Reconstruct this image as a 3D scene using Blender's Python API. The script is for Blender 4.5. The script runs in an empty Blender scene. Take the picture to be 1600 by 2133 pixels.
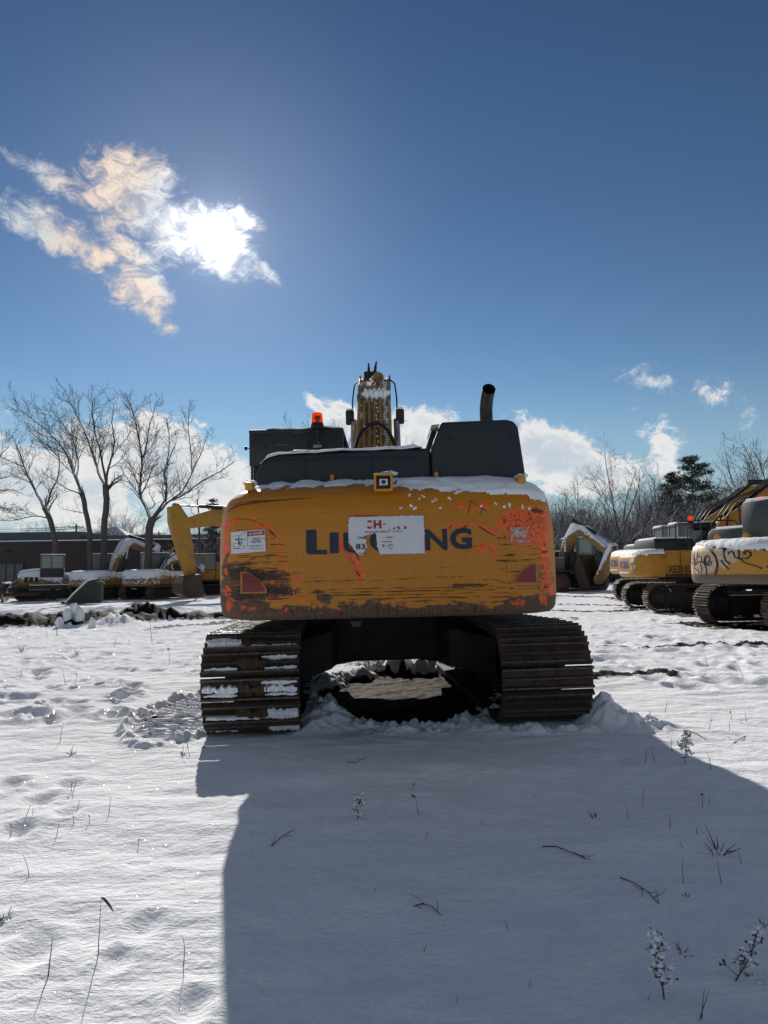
import bpy, bmesh, math, random
import numpy as np
from mathutils import Vector, Matrix

rad = math.radians
SC = bpy.context.scene
COL = SC.collection
random.seed(7)
RNG = np.random.default_rng(11)

# ------------------------------------------------------------------ camera
CAM_H, FPX, PITCH, ROLL = 1.46, 1480.0, rad(4.58), rad(0.8)
FWD = Vector((0, math.cos(PITCH), math.sin(PITCH)))
_u0, _r0 = Vector((0, -math.sin(PITCH), math.cos(PITCH))), Vector((1, 0, 0))
RIGHT = _r0 * math.cos(ROLL) - _u0 * math.sin(ROLL)
UP = _u0 * math.cos(ROLL) + _r0 * math.sin(ROLL)
EYE = Vector((0, 0, CAM_H))


def ray(px, py):
    return (FWD + RIGHT * ((px - 800) / FPX) - UP * ((py - 1066.5) / FPX)).normalized()


def W(px, py, d):
    """world point seen at photo pixel (px,py) at distance d along +Y"""
    v = ray(px, py)
    return EYE + v * (d / v.y)


def G(px, py, z=0.0):
    """ground point seen at photo pixel"""
    v = ray(px, py)
    return EYE + v * ((z - CAM_H) / v.z)


cam_data = bpy.data.cameras.new('camera')
cam = bpy.data.objects.new('camera', cam_data)
COL.objects.link(cam)
cam.matrix_world = Matrix(((RIGHT.x, UP.x, -FWD.x, EYE.x), (RIGHT.y, UP.y, -FWD.y, EYE.y),
                           (RIGHT.z, UP.z, -FWD.z, EYE.z), (0, 0, 0, 1)))
cam_data.sensor_fit = 'VERTICAL'
cam_data.sensor_height = 34.6
cam_data.lens = 34.6 * FPX / 2133
cam_data.clip_start, cam_data.clip_end = 0.05, 6000
SC.camera = cam

# ------------------------------------------------------------------ sun and sky
SUN = ray(455, 492)
SUN_EL = math.asin(SUN.z)
SUN_AZ = math.atan2(SUN.x, SUN.y)
sun_data = bpy.data.lights.new('sun', 'SUN')
sun_data.energy, sun_data.angle, sun_data.color = 5.0, rad(0.6), (1.0, 0.945, 0.87)
sun = bpy.data.objects.new('sun', sun_data)
COL.objects.link(sun)
sun.location = (-8, 20, 30)
sun.rotation_euler = (-SUN).to_track_quat('-Z', 'Y').to_euler()


class NT:
    """tiny helper for building node trees"""
    def __init__(s, tree):
        s.t = tree

    def __call__(s, kind, ins=None, **props):
        n = s.t.nodes.new(kind)
        for k, v in props.items():
            setattr(n, k, v)
        for k, v in (ins or {}).items():
            sock = n.inputs[k]
            if isinstance(v, bpy.types.NodeSocket):
                s.t.links.new(v, sock)
            else:
                sock.default_value = v
        return n

    def m(s, op, a, b=0.0, c=0.0, clamp=False):
        n = s('ShaderNodeMath', {0: a, 1: b, 2: c}, operation=op, use_clamp=clamp)
        return n.outputs[0]

    def vm(s, op, a, b=(0, 0, 0)):
        n = s('ShaderNodeVectorMath', {0: a, 1: b}, operation=op)
        return n.outputs['Value'] if op in ('DOT_PRODUCT', 'LENGTH', 'DISTANCE') else n.outputs[0]

    def mr(s, v, a, b, c=0.0, d=1.0, smooth=False):
        n = s('ShaderNodeMapRange', {0: v, 1: a, 2: b, 3: c, 4: d}, interpolation_type='SMOOTHSTEP' if smooth else 'LINEAR')
        return n.outputs[0]

    def mix(s, f, a, b, mode='MIX'):
        n = s('ShaderNodeMix', data_type='RGBA', blend_type=mode)
        for i, v in ((0, f), (6, a), (7, b)):
            if isinstance(v, bpy.types.NodeSocket):
                s.t.links.new(v, n.inputs[i])
            else:
                n.inputs[i].default_value = v if i == 0 else (tuple(v) + (1,))[:4]
        return n.outputs[2]

    def noise(s, vec, scale, detail=4, rough=0.55, dist=0.0, out=0):
        n = s('ShaderNodeTexNoise', {'Vector': vec, 'Scale': scale, 'Detail': detail, 'Roughness': rough, 'Distortion': dist})
        return n.outputs[out]

    def scale(s, vec, xyz):
        return s.vm('MULTIPLY', vec, xyz)


SKY_STRENGTH = 0.05
world = bpy.data.worlds.new('World')
SC.world = world
world.use_nodes = True
wt = world.node_tree
wt.nodes.clear()
N = NT(wt)
sky = N('ShaderNodeTexSky', sky_type='NISHITA')
sky.sun_disc = False
sky.sun_elevation, sky.sun_rotation = SUN_EL, SUN_AZ
sky.altitude, sky.air_density, sky.dust_density, sky.ozone_density = 0, 1.0, 0.0, 2.5
D = N('ShaderNodeTexCoord').outputs['Generated']
SKYCOL = N.scale(sky.outputs[0], (.2, .2, .2))
SKYCOL = N('ShaderNodeGamma', {'Color': SKYCOL, 'Gamma': 1.58}).outputs[0]
SKYCOL = N.scale(SKYCOL, (8.6, 7.4, 6.1))
elev = N('ShaderNodeSeparateXYZ', {0: D}).outputs[2]
SKYCOL = N.mix(N.mr(elev, .27, -.02, 0, .95, True), SKYCOL, (6.6, 9.4, 12.0))
sundot = N.vm('DOT_PRODUCT', D, tuple(SUN))
sunang = N.m('ARCCOSINE', N.m('MINIMUM', sundot, 0.99999))      # radians from the sun


def cloud_blob(px, py, rx, ry, rot=0.0, gain=1.0):
    """an elliptical bank of cloud round one compass direction (half axes in photo-degrees)"""
    c = ray(px, py)
    a = Vector((c.y, -c.x, 0)).normalized()
    b = a.cross(c)
    r = rad(rot)
    a2, b2 = a * math.cos(r) + b * math.sin(r), b * math.cos(r) - a * math.sin(r)
    da = N.vm('DOT_PRODUCT', D, tuple(a2 * (FPX / rx)))
    db = N.vm('DOT_PRODUCT', D, tuple(b2 * (FPX / ry)))
    q = N.m('SQRT', N.m('ADD', N.m('MULTIPLY', da, da), N.m('MULTIPLY', db, db)))
    front = N.m('GREATER_THAN', N.vm('DOT_PRODUCT', D, tuple(c)), 0.3)
    return N.m('MULTIPLY', N.m('MULTIPLY', N.m('SUBTRACT', 1.0, q), gain), front)


HIGH = [  # the broken cloud round the sun: px, py, half-width, half-height, tilt, gain
    (275, 390, 95, 85, 20, 1.0), (240, 400, 70, 60, 0, .8), (330, 450, 130, 66, -35, 1.35), (420, 495, 130, 62, -25, 1.5), (300, 360, 90, 50, -10, 1.1),
    (500, 460, 50, 34, -30, .8), (545, 560, 40, 17, -35, .75), (480, 530, 70, 30, -30, .8),
    (120, 490, 130, 44, -24, .9), (30, 450, 70, 30, -25, .8), (200, 525, 70, 26, -15, .6),
    (285, 590, 75, 52, -35, .95), (325, 640, 32, 50, 15, .75), (275, 530, 70, 30, -30, .6),
    (90, 365, 70, 24, -20, .35), (350, 680, 20, 14, 0, .4)]
LOW = [
    (60, 1010, 190, 110, -8, 1.0), (190, 1020, 120, 100, 0, .9), (345, 960, 140, 100, -25, 1.3), (420, 1000, 120, 90, -35, 1.1),
    (230, 920, 110, 55, 10, .8), (705, 892, 62, 36, -10, .9), (660, 845, 40, 14, -45, .7), (715, 850, 50, 16, -20, .6),
    (900, 925, 150, 70, 0, 1.1), (880, 880, 90, 34, -10, .8), (1150, 950, 130, 80, -15, 1.2), (1230, 985, 120, 55, -10, 1.0), (1090, 920, 60, 40, 0, .6),
    (1378, 925, 75, 30, -58, .5), (1352, 885, 36, 15, -55, .26), (1365, 797, 40, 15, -20, .20), (1515, 832, 40, 18, -35, .22), (1455, 802, 30, 12, -20, .12),
    (1400, 980, 60, 30, -50, .6), (800, 1150, 1500, 60, 0, .7)]


def vmax(lst):
    o = lst[0]
    for v in lst[1:]:
        o = N.m('MAXIMUM', o, v)
    return o


hi = vmax([cloud_blob(*b) for b in HIGH])
lo = vmax([cloud_blob(*b) for b in LOW])
warp = N('ShaderNodeVectorMath', {0: N.noise(D, 9, 3, .6, out=1), 1: (.5, .5, .5)}, operation='SUBTRACT').outputs[0]
wD = N.vm('ADD', D, N.scale(warp, (.06, .06, .06)))
Dst = N.scale(wD, (1, 1, 1.5))
n_big = N.noise(Dst, 11, 9, .62, .25)
n_fine = N.noise(Dst, 36, 9, .70, .4)
nn = N.m('ADD', N.m('MULTIPLY', N.m('SUBTRACT', n_big, .5), 2.3), N.m('MULTIPLY', N.m('SUBTRACT', n_fine, .5), 2.0))
# low clouds stand all round the horizon outside the picture as well
ring = N.mr(elev, .02, .15, .4, -1.0)
behind = N.mr(N('ShaderNodeSeparateXYZ', {0: D}).outputs[1], .55, -.1, 0, 1, True)
ringf = N.m('SUBTRACT', N.m('MULTIPLY', N.m('ADD', ring, 1.0), behind), 1.0)
lo = N.m('MAXIMUM', lo, ringf)
a_hi = N.mr(N.m('ADD', hi, N.m('MULTIPLY', nn, .72)), -.06, .66, 0, 1, True)
a_hi = N.m('MULTIPLY', a_hi, N.mr(hi, -.6, .0, 0, 1))
a_lo = N.mr(N.m('ADD', lo, N.m('MULTIPLY', nn, .8)), -.08, .42, 0, 1, True)
a_lo = N.m('MULTIPLY', N.m('MULTIPLY', N.m('POWER', a_lo, 1.5), N.mr(lo, -.6, 0, 0, 1)), .93)
# colour of lit cloud: blinding round the sun, a peach corona ring, then white; thick hearts are greyer
near = N.m('EXPONENT', N.m('MULTIPLY', sunang, -1 / rad(1.9)))
cor = N.m('MULTIPLY', N.mr(sunang, rad(4.5), rad(7.0), 0, 1, True), N.mr(sunang, rad(13), rad(9), 0, 1, True))
c_hi = N.mix(cor, (13, 13.8, 14.6), (18, 14.6, 11.8))
c_hi = N.vm('ADD', c_hi, N('ShaderNodeVectorMath', {0: (1.0, .985, .96), 'Scale': N.m('MULTIPLY', near, N.mr(n_fine, .35, .65, 12.0, 52.0))}, operation='SCALE').outputs[0])
c_hi = N.mix(N.mr(n_fine, .36, .6, .9, 0, True), c_hi, N.mix(.30, SKYCOL, c_hi))
edge = N.mr(N.m('ADD', lo, N.m('MULTIPLY', nn, .8)), .35, 1.1, 1, 0, True)
c_lo = N.mix(edge, (11, 12.8, 14.8), (18.5, 18.3, 18))
c_lo = N.mix(N.mr(sunang, rad(45), rad(10), 0, .35), c_lo, (18, 17.4, 16.5))
sk = N.mix(a_lo, SKYCOL, c_lo)
sk = N.mix(a_hi, sk, c_hi)
# aureole of the sun behind the thin cloud
sp = N.m('MAXIMUM', sundot, 0.0)
glow = N.m('ADD', N.m('MULTIPLY', N.m('POWER', sp, 9000.0), 60.0), N.m('ADD', N.m('MULTIPLY', N.m('POWER', sp, 900.0), 4.0), N.m('MULTIPLY', N.m('POWER', sp, 60.0), 2.6)))
gl = N('ShaderNodeVectorMath', {0: (1.0, .97, 1.0), 'Scale': glow}, operation='SCALE').outputs[0]
fin = N.scale(N.vm('ADD', sk, gl), (.92, .92, .92))
bg = N('ShaderNodeBackground', {'Color': fin, 'Strength': SKY_STRENGTH})
wo = N('ShaderNodeOutputWorld', {'Surface': bg.outputs[0]})

SC.view_settings.view_transform = 'Standard'
SC.view_settings.look = 'None'
SC.view_settings.exposure = 0.0
SC.view_settings.gamma = 1.0
SC.view_settings.use_curve_mapping = False
try:
    SC.cycles.max_bounces = 8
    SC.cycles.use_denoising = True
except Exception:
    pass


# ------------------------------------------------------------------ noise
_perm = np.concatenate([RNG.permutation(512)] * 3)
_ga = RNG.random(512) * 2 * np.pi
_gx, _gy = np.cos(_ga), np.sin(_ga)


def pn(x, y, seed=0):
    x, y = np.asarray(x, float) + seed * 17.31, np.asarray(y, float) + seed * 9.77
    xi, yi = np.floor(x).astype(int), np.floor(y).astype(int)
    xf, yf = x - xi, y - yi
    u, v = xf * xf * xf * (xf * (xf * 6 - 15) + 10), yf * yf * yf * (yf * (yf * 6 - 15) + 10)

    def g(i, j, dx, dy):
        h = _perm[(_perm[(i & 511)] + (j & 511)) & 511]
        return _gx[h] * dx + _gy[h] * dy
    a = g(xi, yi, xf, yf); b = g(xi + 1, yi, xf - 1, yf)
    c = g(xi, yi + 1, xf, yf - 1); d = g(xi + 1, yi + 1, xf - 1, yf - 1)
    return (a + u * (b - a)) + v * ((c + u * (d - c)) - (a + u * (b - a)))


def fbm(x, y, seed=0, oct=4, gain=.5):
    o, a, f = 0, 1.0, 1.0
    for i in range(oct):
        o = o + a * pn(x * f, y * f, seed + i)
        a *= gain; f *= 2.03
    return o


def sstep(x, a, b):
    t = np.clip((x - a) / (b - a), 0, 1)
    return t * t * (3 - 2 * t)


# ------------------------------------------------------------------ mesh helpers
class MB:
    def __init__(s):
        s.v, s.f = [], []

    def add(s, vs, fs):
        o = len(s.v)
        s.v.extend(tuple(p) for p in vs)
        s.f.extend(tuple(i + o for i in f) for f in fs)
        return s

    def box(s, c, d, M=None):
        x, y, z = d[0] / 2, d[1] / 2, d[2] / 2
        vs = [Vector((i * x, j * y, k * z)) for k in (-1, 1) for j in (-1, 1) for i in (-1, 1)]
        if M is not None:
            vs = [M @ p for p in vs]
        c = Vector(c)
        return s.add([p + c for p in vs], [(0, 2, 3, 1), (4, 5, 7, 6), (0, 1, 5, 4), (2, 6, 7, 3), (0, 4, 6, 2), (1, 3, 7, 5)])

    def prism(s, poly, axis, a, b, taper=1.0):
        """polygon extruded along an axis; poly coordinates are the other two axes in order"""
        n = len(poly)
        cx, cy = sum(p[0] for p in poly) / n, sum(p[1] for p in poly) / n
        def mk(p, t, k):
            q = (cx + (p[0] - cx) * k, cy + (p[1] - cy) * k)
            return {'x': (t, q[0], q[1]), 'y': (q[0], t, q[1]), 'z': (q[0], q[1], t)}[axis]
        vs = [mk(p, a, 1) for p in poly] + [mk(p, b, taper) for p in poly]
        fs = [(i, (i + 1) % n, (i + 1) % n + n, i + n) for i in range(n)]
        fs += [tuple(range(n))[::-1], tuple(range(n, 2 * n))]
        return s.add(vs, fs)

    def tube(s, pts, r, n=8, cap=True):
        pts = [Vector(p) for p in pts]
        k = len(pts)
        rs = list(r) if hasattr(r, '__len__') else [r] * k
        t0 = (pts[1] - pts[0]).normalized()
        ref = Vector((0, 0, 1)) if abs(t0.z) < .9 else Vector((1, 0, 0))
        nrm = (ref - t0 * ref.dot(t0)).normalized()
        vs = []
        for i, p in enumerate(pts):
            t = (pts[min(i + 1, k - 1)] - pts[max(i - 1, 0)])
            t = t.normalized() if t.length > 1e-9 else t0
            nrm = nrm - t * nrm.dot(t)
            nrm = nrm.normalized() if nrm.length > 1e-6 else Vector((1, 0, 0))
            bi = t.cross(nrm)
            for j in range(n):
                a = 2 * math.pi * j / n
                vs.append(p + (nrm * math.cos(a) + bi * math.sin(a)) * rs[i])
        fs = [(i * n + j, i * n + (j + 1) % n, (i + 1) * n + (j + 1) % n, (i + 1) * n + j) for i in range(k - 1) for j in range(n)]
        if cap:
            fs += [tuple(range(n))[::-1], tuple(range((k - 1) * n, k * n))]
        return s.add(vs, fs)

    def twig(s, pts, rs):
        """cheap three sided tube"""
        d = pts[-1] - pts[0]
        a = Vector((d.y, -d.x, 0)) if abs(d.x) + abs(d.y) > 1e-4 else Vector((1, 0, 0))
        a.normalize()
        b = d.cross(a).normalized()
        b1, b2, b3 = a, a * -.5 + b * .866, a * -.5 - b * .866
        o = len(s.v)
        for p, r in zip(pts, rs):
            s.v.append(tuple(p + b1 * r)); s.v.append(tuple(p + b2 * r)); s.v.append(tuple(p + b3 * r))
        for i in range(len(pts) - 1):
            k = o + i * 3
            s.f.append((k, k + 1, k + 4, k + 3)); s.f.append((k + 1, k + 2, k + 5, k + 4)); s.f.append((k + 2, k, k + 3, k + 5))
        return s

    def cyl(s, a, b, r, n=16, r2=None):
        return s.tube([a, b], [r, r if r2 is None else r2], n)

    def ring(s, c, axis, prof, n=20):
        """lathe: prof = [(r, h)] about an axis through c"""
        A = {'x': (Vector((0, 1, 0)), Vector((0, 0, 1)), Vector((1, 0, 0))), 'y': (Vector((0, 0, 1)), Vector((1, 0, 0)), Vector((0, 1, 0))),
             'z': (Vector((1, 0, 0)), Vector((0, 1, 0)), Vector((0, 0, 1)))}[axis]
        c = Vector(c)
        vs = [c + A[0] * r * math.cos(2 * math.pi * j / n) + A[1] * r * math.sin(2 * math.pi * j / n) + A[2] * h for r, h in prof for j in range(n)]
        k = len(prof)
        fs = [(i * n + j, i * n + (j + 1) % n, (i + 1) * n + (j + 1) % n, (i + 1) * n + j) for i in range(k - 1) for j in range(n)]
        fs += [tuple(range(n))[::-1], tuple(range((k - 1) * n, k * n))]
        return s.add(vs, fs)

    def lump(s, c, r, seed=0, n=10, m=6, rough=.3):
        """an irregular clod"""
        c = Vector(c); r = Vector(r) if hasattr(r, '__len__') else Vector((r, r, r))
        vs = []
        for i in range(m + 1):
            th = math.pi * i / m
            for j in range(n):
                ph = 2 * math.pi * j / n
                d = Vector((math.sin(th) * math.cos(ph), math.sin(th) * math.sin(ph), math.cos(th)))
                k = 1 + rough * float(pn(d.x * 1.7 + seed * 3.1, d.y * 1.7 + d.z * 1.3, seed % 40)) * 2
                vs.append(c + Vector((d.x * r.x, d.y * r.y, d.z * r.z)) * k)
        fs = [(i * n + j, (i + 1) * n + j, (i + 1) * n + (j + 1) % n, i * n + (j + 1) % n) for i in range(m) for j in range(n)]
        return s.add(vs, fs)

    def mesh(s, name, bevel=0.0, seg=2, smooth=True, angle=38):
        me = bpy.data.meshes.new(name)
        me.from_pydata(s.v, [], s.f)
        if bevel > 0:
            bm = bmesh.new(); bm.from_mesh(me)
            bmesh.ops.recalc_face_normals(bm, faces=bm.faces)
            ed = [e for e in bm.edges if len(e.link_faces) == 2 and e.calc_face_angle(0) > rad(28)]
            bmesh.ops.bevel(bm, geom=ed, offset=bevel, segments=seg, affect='EDGES', clamp_overlap=True, profile=.5)
            bm.to_mesh(me); bm.free()
        if smooth:
            me.shade_smooth()
            me.set_sharp_from_angle(angle=rad(angle))
        return me

    def build(s, name, m, parent=None, bevel=0.0, seg=2, smooth=True, angle=38, loc=None, rot=None):
        return link(name, s.mesh(name, bevel, seg, smooth, angle), m, parent, loc, rot)


def link(name, me, m=None, parent=None, loc=None, rot=None):
    o = bpy.data.objects.new(name, me)
    COL.objects.link(o)
    if m is not None and me is not None and len(me.materials) == 0:
        me.materials.append(m)
    if parent is not None:
        o.parent = parent
    if loc is not None:
        o.location = loc
    if rot is not None:
        o.rotation_euler = rot
    return o


def tag(o, label=None, cat=None, group=None, kind=None):
    for k, v in (('label', label), ('category', cat), ('group', group), ('kind', kind)):
        if v:
            o[k] = v
    return o


def thing(name, label, cat, loc=(0, 0, 0), rz=0.0, group=None):
    o = bpy.data.objects.new(name, None)
    COL.objects.link(o)
    o.location = loc
    o.rotation_euler = (0, 0, rz)
    o.empty_display_size = .3
    return tag(o, label, cat, group)


def ribbon(pts, hw):
    """closed polygon round a centre line with given half widths"""
    P = [Vector((p[0], p[1])) for p in pts]
    L, Rr = [], []
    for i, p in enumerate(P):
        t = (P[min(i + 1, len(P) - 1)] - P[max(i - 1, 0)]).normalized()
        n = Vector((-t.y, t.x))
        L.append(tuple(p + n * hw[i])); Rr.append(tuple(p - n * hw[i]))
    return L + Rr[::-1]


def np_mesh(name, verts, faces, smooth=True):
    me = bpy.data.meshes.new(name)
    nv, nf = len(verts), len(faces)
    k = faces.shape[1]
    me.vertices.add(nv); me.loops.add(nf * k); me.polygons.add(nf)
    me.vertices.foreach_set('co', np.ascontiguousarray(verts, dtype=np.float32).ravel())
    me.loops.foreach_set('vertex_index', np.ascontiguousarray(faces, dtype=np.int32).ravel())
    me.polygons.foreach_set('loop_start', np.arange(0, nf * k, k, dtype=np.int32))
    me.update(calc_edges=True)
    me.validate()
    if smooth:
        me.shade_smooth()
    return me


def add_attr(me, name, rgba):
    a = me.attributes.new(name, 'FLOAT_COLOR', 'POINT')
    a.data.foreach_set('color', np.ascontiguousarray(rgba, dtype=np.float32).ravel())


def grid_faces(nr, nc, mask=None, wrap=False):
    i, j = np.meshgrid(np.arange(nr - 1), np.arange(nc if wrap else nc - 1), indexing='ij')
    j2 = (j + 1) % nc
    f = np.stack([i * nc + j, i * nc + j2, (i + 1) * nc + j2, (i + 1) * nc + j], -1).reshape(-1, 4)
    if mask is not None:
        f = f[mask.reshape(-1)]
    return f


def compact(verts, faces):
    u, inv = np.unique(faces, return_inverse=True)
    return verts[u], inv.reshape(faces.shape), u


# ------------------------------------------------------------------ materials
def mat(name):
    m = bpy.data.materials.new(name)
    m.use_nodes = True
    m.node_tree.nodes.clear()
    return m, NT(m.node_tree)


def finish(n, m, col, rough=.6, bump=None, metal=0.0, bstr=.3, bdist=.02, spec=.4, **kw):
    ins = {'Base Color': col, 'Roughness': rough, 'Metallic': metal, 'Specular IOR Level': spec}
    ins.update(kw)
    b = n('ShaderNodeBsdfPrincipled')
    for k, v in ins.items():
        if isinstance(v, bpy.types.NodeSocket):
            n.t.links.new(v, b.inputs[k])
        else:
            b.inputs[k].default_value = tuple(v) + (1,) if k == 'Base Color' and len(v) == 3 else v
    if bump is not None:
        bn = n('ShaderNodeBump', {'Height': bump, 'Strength': bstr, 'Distance': bdist})
        n.t.links.new(bn.outputs[0], b.inputs['Normal'])
    n('ShaderNodeOutputMaterial', {'Surface': b.outputs[0]})
    return m


def snow_on(n, co, col, amount=.6, edge=.25, sc=6.0, nzmin=.35):
    """mixes lying snow over upward faces; returns colour and the snow factor"""
    nz = n('ShaderNodeSeparateXYZ', {0: n('ShaderNodeNewGeometry').outputs['Normal']}).outputs[2]
    ns = n.noise(co, sc, 5, .6)
    f = n.m('ADD', n.mr(nz, nzmin, nzmin + .45, -.5, amount), n.m('MULTIPLY', n.m('SUBTRACT', ns, .5), 1.3))
    f = n.mr(f, .1, .1 + edge, 0, 1, True)
    return n.mix(f, col, (.74, .76, .80)), f


def paint(name, col, rough=.42, dirt=.35, snow=0.0, dirtcol=(.07, .05, .038), streak=True, metal=0.0, snz=.35, low=None):
    m, n = mat(name)
    co = n('ShaderNodeTexCoord').outputs['Object']
    n1 = n.noise(co, 2.3, 6, .6)
    n2 = n.noise(co, 14, 5, .65)
    c = n.mix(n.mr(n1, .3, .75, 0, .35), col, tuple(x * .72 for x in col))
    d = n.mr(n.m('ADD', n.m('MULTIPLY', n1, .6), n.m('MULTIPLY', n2, .5)), .62 - dirt * .3, .8, 0, min(1, dirt * 1.9), True)
    c = n.mix(d, c, dirtcol)
    if streak:
        st = n.noise(n.scale(co, (16, 16, .7)), 1.0, 4, .6)
        c = n.mix(n.mr(st, .55, .75, 0, dirt * .9), c, tuple(x * .5 + y * .3 for x, y in zip(dirtcol, col)))
    if low is not None:
        z = n('ShaderNodeSeparateXYZ', {0: co}).outputs[2]
        f = n.mr(n.m('ADD', z, n.m('MULTIPLY', n.m('SUBTRACT', n2, .5), .35)), low, low + .12, 1, 0, True)
        c = n.mix(f, c, (.09, .07, .058))
    r = n.mr(d, 0, 1, rough, .85)
    if snow > 0:
        c, f = snow_on(n, co, c, snow, nzmin=snz)
        r = n.mix(f, r, (.8, .8, .8))
    return finish(n, m, c, r, bump=n2, bstr=.12, bdist=.01)


def plain(name, col, rough=.6, var=.25, metal=0.0, sc=9.0, snow=0.0, bstr=.2, snz=.35):
    m, n = mat(name)
    co = n('ShaderNodeTexCoord').outputs['Object']
    n1 = n.noise(co, sc, 6, .62)
    c = n.mix(n.mr(n1, .25, .75), tuple(x * (1 - var) for x in col), tuple(min(1, x * (1 + var)) for x in col))
    r = rough
    if snow > 0:
        c, f = snow_on(n, co, c, snow, nzmin=snz)
        r = n.mix(f, (rough,) * 3, (.8, .8, .8))
    return finish(n, m, c, r, bump=n1, bstr=bstr, bdist=.01, metal=metal)


M = {}
M['dark'] = paint('dark_grey_panel', (.017, .022, .027), .5, .18, 0.0, (.05, .045, .04))
M['darksnow'] = paint('dark_grey_snowy_panel', (.030, .036, .042), .5, .22, .75, (.05, .045, .04), snz=.6)
M['black'] = plain('black_rubber', (.012, .012, .013), .55)
M['blackmetal'] = plain('sooty_steel', (.02, .018, .017), .5, .4)
M['steel'] = plain('worn_steel', (.22, .21, .20), .35, .25, .8)
M['chrome'] = plain('chromed_rod', (.55, .56, .58), .2, .1, 1.0)
M['rust'] = plain('rusty_muddy_steel', (.060, .036, .024), .7, .55, 0.0, 7)


def shoe_mat():
    m, n = mat('worn_track_steel')
    co = n('ShaderNodeTexCoord').outputs['Object']
    rnd = n('ShaderNodeObjectInfo').outputs['Random']
    v = n.vm('ADD', co, n('ShaderNodeCombineXYZ', {0: n.m('MULTIPLY', rnd, 40.0)}).outputs[0])
    n1 = n.noise(n.scale(v, (1, 1.6, 1)), 7, 6, .7)
    n2 = n.noise(v, 40, 5, .7)
    c = n.mix(n.mr(n1, .3, .68), (.018, .013, .011), (.085, .050, .032))
    c = n.mix(n.mr(rnd, 0, 1, 0, .55), c, (.030, .024, .021))
    z = n('ShaderNodeSeparateXYZ', {0: co}).outputs[2]
    edge = n.m('MULTIPLY', n.mr(z, .054, .062), n.mr(n2, .4, .6))
    c = n.mix(edge, c, (.14, .12, .105))
    return finish(n, m, c, n.mix(edge, (.75,) * 3, (.4,) * 3), bump=n2, bstr=.5, bdist=.006)


M['shoe'] = shoe_mat()
M['under'] = plain('greasy_undercarriage', (.022, .019, .018), .75, .5, 0, 6)
M['snow'] = None
M['yel'] = paint('yellow_machine_paint', (.55, .27, .022), .45, .25)
M['yelsnow'] = paint('yellow_paint_with_lying_snow', (.50, .26, .035), .5, .45, .8)
M['brownyel'] = paint('boom_yellow_grimy', (.33, .165, .035), .5, .5, .12, snz=.25)
M['pipe'] = paint('hydraulic_pipe_paint', (.38, .21, .06), .4, .3, .0)
M['white'] = plain('white_print', (.62, .63, .65), .5, .06)
M['red'] = plain('red_print', (.35, .02, .03), .5, .15)
M['navy'] = plain('navy_lettering', (.012, .018, .035), .45, .3)
M['inkblack'] = plain('black_print', (.012, .012, .012), .5, .1)
M['blue'] = plain('blue_lettering', (.03, .09, .34), .45, .2)
M['darkred'] = plain('dark_red_reflector', (.17, .010, .016), .3, .35)
M['orange'] = plain('orange_reflector', (.75, .10, .02), .4, .15)


def snow_mat(name='lying_snow', dirt=False):
    m, n = mat(name)
    co = n('ShaderNodeTexCoord').outputs['Object']
    n1 = n.noise(co, 55, 5, .65)
    n2 = n.noise(co, 6, 4, .6)
    h = n.m('ADD', n.m('MULTIPLY', n1, .5), n2)
    c = n.mix(n.mr(n2, .3, .7), (.80, .82, .85), (.88, .89, .91))
    return finish(n, m, c, .75, bump=h, bstr=.45, bdist=.02, spec=.25, **{'Subsurface Weight': 0.0})


M['snow'] = snow_mat()


def glass_mat(name, col, rough=.08):
    m, n = mat(name)
    return finish(n, m, col, rough, spec=.6)


M['glass'] = glass_mat('reflection_tinted_glass', (.15, .19, .18), .10)  # pale green base colour stands in for reflections on the panes


def lens_mat():
    m, n = mat('orange_beacon_lens')
    d = n('ShaderNodeBsdfTranslucent', {'Color': (1.0, .22, .02, 1)})
    g = n('ShaderNodeBsdfGlossy', {'Color': (1, .6, .4, 1), 'Roughness': .15})
    t = n('ShaderNodeBsdfTransparent', {'Color': (1.0, .25, .03, 1)})
    mx = n('ShaderNodeMixShader', {0: .45, 1: d.outputs[0], 2: t.outputs[0]})
    m2 = n('ShaderNodeMixShader', {0: .08, 1: mx.outputs[0], 2: g.outputs[0]})
    n('ShaderNodeOutputMaterial', {'Surface': m2.outputs[0]})
    return m


M['lens'] = lens_mat()


# ------------------------------------------------------------------ print: lettering laid on a surface
def text_mesh(body, height, width=None, bold=0.0, shear=0.0):
    """flat lettering as (verts 2D list, faces); baseline at 0, centred in x, scaled to cap height and width"""
    cu = bpy.data.curves.new('lettering', 'FONT')
    cu.body = body
    cu.offset = bold
    cu.shear = shear
    cu.resolution_u = 3
    ob = bpy.data.objects.new('lettering', cu)
    COL.objects.link(ob)
    dg = bpy.context.evaluated_depsgraph_get()
    me = bpy.data.meshes.new_from_object(ob.evaluated_get(dg))
    vs = [(v.co.x, v.co.y) for v in me.vertices]
    fs = [tuple(p.vertices) for p in me.polygons]
    bpy.data.objects.remove(ob)
    bpy.data.meshes.remove(me)
    x0, x1 = min(v[0] for v in vs), max(v[0] for v in vs)
    y0, y1 = min(v[1] for v in vs), max(v[1] for v in vs)
    sy = height / (y1 - y0)
    sx = sy if width is None else width / (x1 - x0)
    return [((v[0] - (x0 + x1) / 2) * sx, (v[1] - y0) * sy) for v in vs], fs


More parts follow.
